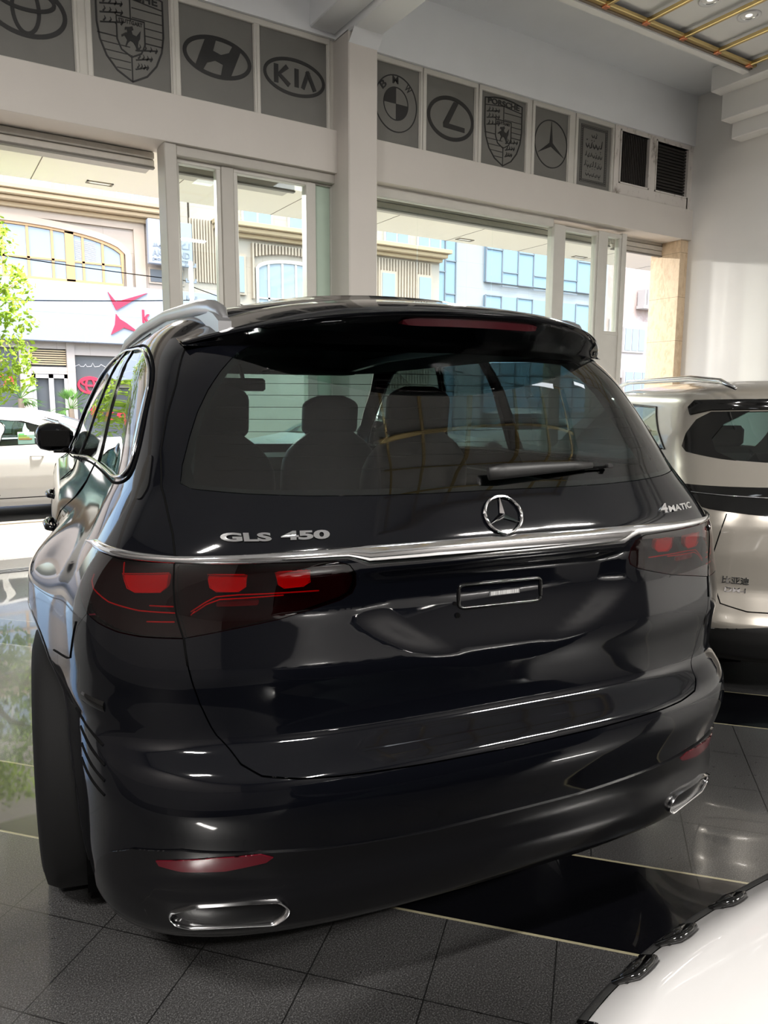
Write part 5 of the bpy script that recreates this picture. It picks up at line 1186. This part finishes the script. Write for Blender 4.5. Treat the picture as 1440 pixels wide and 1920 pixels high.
# utility pole and wires
t = thing('utility_pole', 'pale utility pole with insulators across the street, left of the column', 'pole', (7.35, 22.6, 0))
MB().tube([(0, 0, 0), (0, 0, 5.62)], [.11, .07], 10).build('pole', simple('concrete', (.55, .53, .5), .8), t)
m = MB()
for z in (4.5, 5.0, 5.45): m.box(-.16, .16, -.04, .04, z, z+.05).cyl((-.14, 0, z+.05), .03, .07).cyl((.14, 0, z+.05), .03, .07)
m.build('insulator', signg, t)
def wire(a, b, sag, label):
    P = []
    for i in range(25): u = i/24; P.append(tuple(a[k]+(b[k]-a[k])*u-(sag*4*u*(1-u) if k == 2 else 0) for k in range(3)))
    tag(MB().tube(P, .014, 5).build('overhead_wire', 'seam'), label, 'wire')
wire((-8, 22.6, 6.4), (7.35, 22.6, 5.05), .25, 'overhead wire crossing in front of the orange-framed arched window')
wire((7.35, 22.6, 4.9), (22, 24, 2.2), .25, 'overhead wire falling to the right from the pole towards the column')
wire((-8, 22.6, 3.9), (7.35, 22.6, 4.5), .2, 'overhead wire crossing in front of the white sign band')

# vegetation
def leaf_cloud(name, blobs, n, size, mat, parent, seed):
    r = np.random.RandomState(seed); V = []; F = []
    wts = np.array([b[3]**2 for b in blobs]); wts = wts/wts.sum()
    for i in range(n):
        b = blobs[r.choice(len(blobs), p=wts)]; d = r.randn(3); d /= np.linalg.norm(d); p = np.array(b[:3])+d*b[3]*r.uniform(.35, 1)**.6*np.array([1, 1, .8])
        u = r.randn(3); u /= np.linalg.norm(u); v = np.cross(u, r.randn(3)); v /= np.linalg.norm(v); s = size*r.uniform(.6, 1.3); k = len(V)
        w_ = np.cross(u, v)
        V += [p-u*s, p-u*s*.2+v*s*.5, p+u*s*.2+v*s*.32+w_*s*.1, p+u*s, p+u*s*.2-v*s*.32+w_*s*.1, p-u*s*.2-v*s*.5]; F += [(k, k+1, k+2, k+3, k+4, k+5)]
    return mobj(name, V, F, mat, parent)
def leaf_mat(name, c1, c2):
    b = NB(name); n = b.noise(3, 2); c = b.mix(n, c1, c2); d = b.n('ShaderNodeBsdfDiffuse'); t_ = b.n('ShaderNodeBsdfTranslucent'); m_ = b.n('ShaderNodeMixShader')
    b.l(c, d.inputs[0]); b.l(c, t_.inputs[0]); b.l(d.outputs[0], m_.inputs[1]); b.l(t_.outputs[0], m_.inputs[2]); m_.inputs[0].default_value = .35; b.l(m_.outputs[0], b.out.inputs[0]); return b.m
leafy = leaf_mat('plane_leaves', (0.132, 0.277, 0.026), (0.330, 0.409, 0.066)); palm = leaf_mat('palm_leaves', (0.079, 0.198, 0.040), (0.145, 0.277, 0.079)); bark = simple('bark', (.20, .16, .12), .9, var=.3)
def tree(x, y, label, blobs, seed):
    t = thing('tree', label, 'tree', (x, y, -.12), 0, None)
    MB().tube([(0, 0, 0), (.05, 0, 1.2), (-.05, .1, 2.4), (.1, .1, 3.6)], [.12, .10, .08, .05], 10).tube([(-.02, .05, 2.0), (.5, -.1, 2.7), (.95, -.1, 3.0)], [.05, .03, .015], 6).tube([(0, .05, 1.6), (.4, .2, 1.9), (.8, .2, 2.1)], [.04, .02, .01], 6).build('trunk', bark, t, True)
    leaf_cloud('foliage', blobs, 3600, .042, leafy, t, seed); return t
tree(.25, 10.25, 'leafy green street tree at the left edge outside the doorway', [(.55, 0, 3.5, .42), (.80, 0, 2.95, .36), (.55, 0, 2.7, .40), (.72, .05, 2.15, .40), (.45, 0, 1.75, .38), (.95, 0, 2.55, .22), (.85, 0, 1.85, .26), (0, 0, 3.4, .7), (-.3, 0, 2.4, .6)], 3)
for i, (x, lb) in enumerate(((-4.6, 'street tree further left along the kerb'), (-9.4, 'street tree farthest left along the kerb'))):
    tree(x, 10.25, lb, [(0, 0, 3.2, .9), (.8, 0, 2.8, .7), (-.8, 0, 2.7, .7), (0, 0, 2.2, .6)], 11+i)
def palm_tree(x, y, h, label, seed):
    t = thing('palm', label, 'palm', (x, y, 0)); r = random.Random(seed)
    MB().tube([(0, 0, 0), (.03, 0, h*.5), (0, 0, h)], [.12, .09, .08], 8).build('trunk', bark, t)
    m = MB()
    for k in range(20):
        a = r.uniform(0, 6.28); el = r.uniform(-.3, 1.2); L_ = r.uniform(.28, .42); tip = (math.cos(a)*math.cos(el)*L_, math.sin(a)*math.cos(el)*L_, h+math.sin(el)*L_)
        for j in range(9):
            b_ = a+(j-4)*.20; e2 = el-.04*abs(j-4); l2 = .48*(1-.05*abs(j-4)); q = (tip[0]+math.cos(b_)*math.cos(e2)*l2, tip[1]+math.sin(b_)*math.cos(e2)*l2, tip[2]+math.sin(e2)*l2-.10)
            n_ = (-math.sin(b_)*.018, math.cos(b_)*.018, 0); mid = tuple((tip[i_]+q[i_])/2 for i_ in range(3))
            m.add([tip, tuple(mid[i_]+n_[i_] for i_ in range(3)), q, tuple(mid[i_]-n_[i_] for i_ in range(3))], [(0, 1, 2, 3)])
        m.tube([(0, 0, h), tip], .008, 4)
    m.build('fronds', palm, t); return t
palm_tree(2.7, 24.4, 1.55, 'small fan palm by the shop front across the street, left one', 4); palm_tree(4.0, 24.0, 1.25, 'small fan palm by the shop front across the street, right one', 5)

# ---------------------------------------------------------------- cars
s1 = sedan('white sedan at the kerb outside the doorway with an energy label in its window', 2.95, 11.55, R(90))
s2_ = copy_tree(s1, None, 'white car parked beyond the kerbside sedan, only its roof and dark window showing'); s2_.location = (3.6, 14.2, -.12)
s3 = copy_tree(s1, None, 'white sedan in the street seen through the windows of the black car'); s3.location = (9.4, 12.6, -.12)
s4 = copy_tree(s1, None, 'white sedan farther right along the street beyond the wide shop glass'); s4.location = (14.6, 13.6, -.12)
champagne_car()
white_near_car()
black_car()
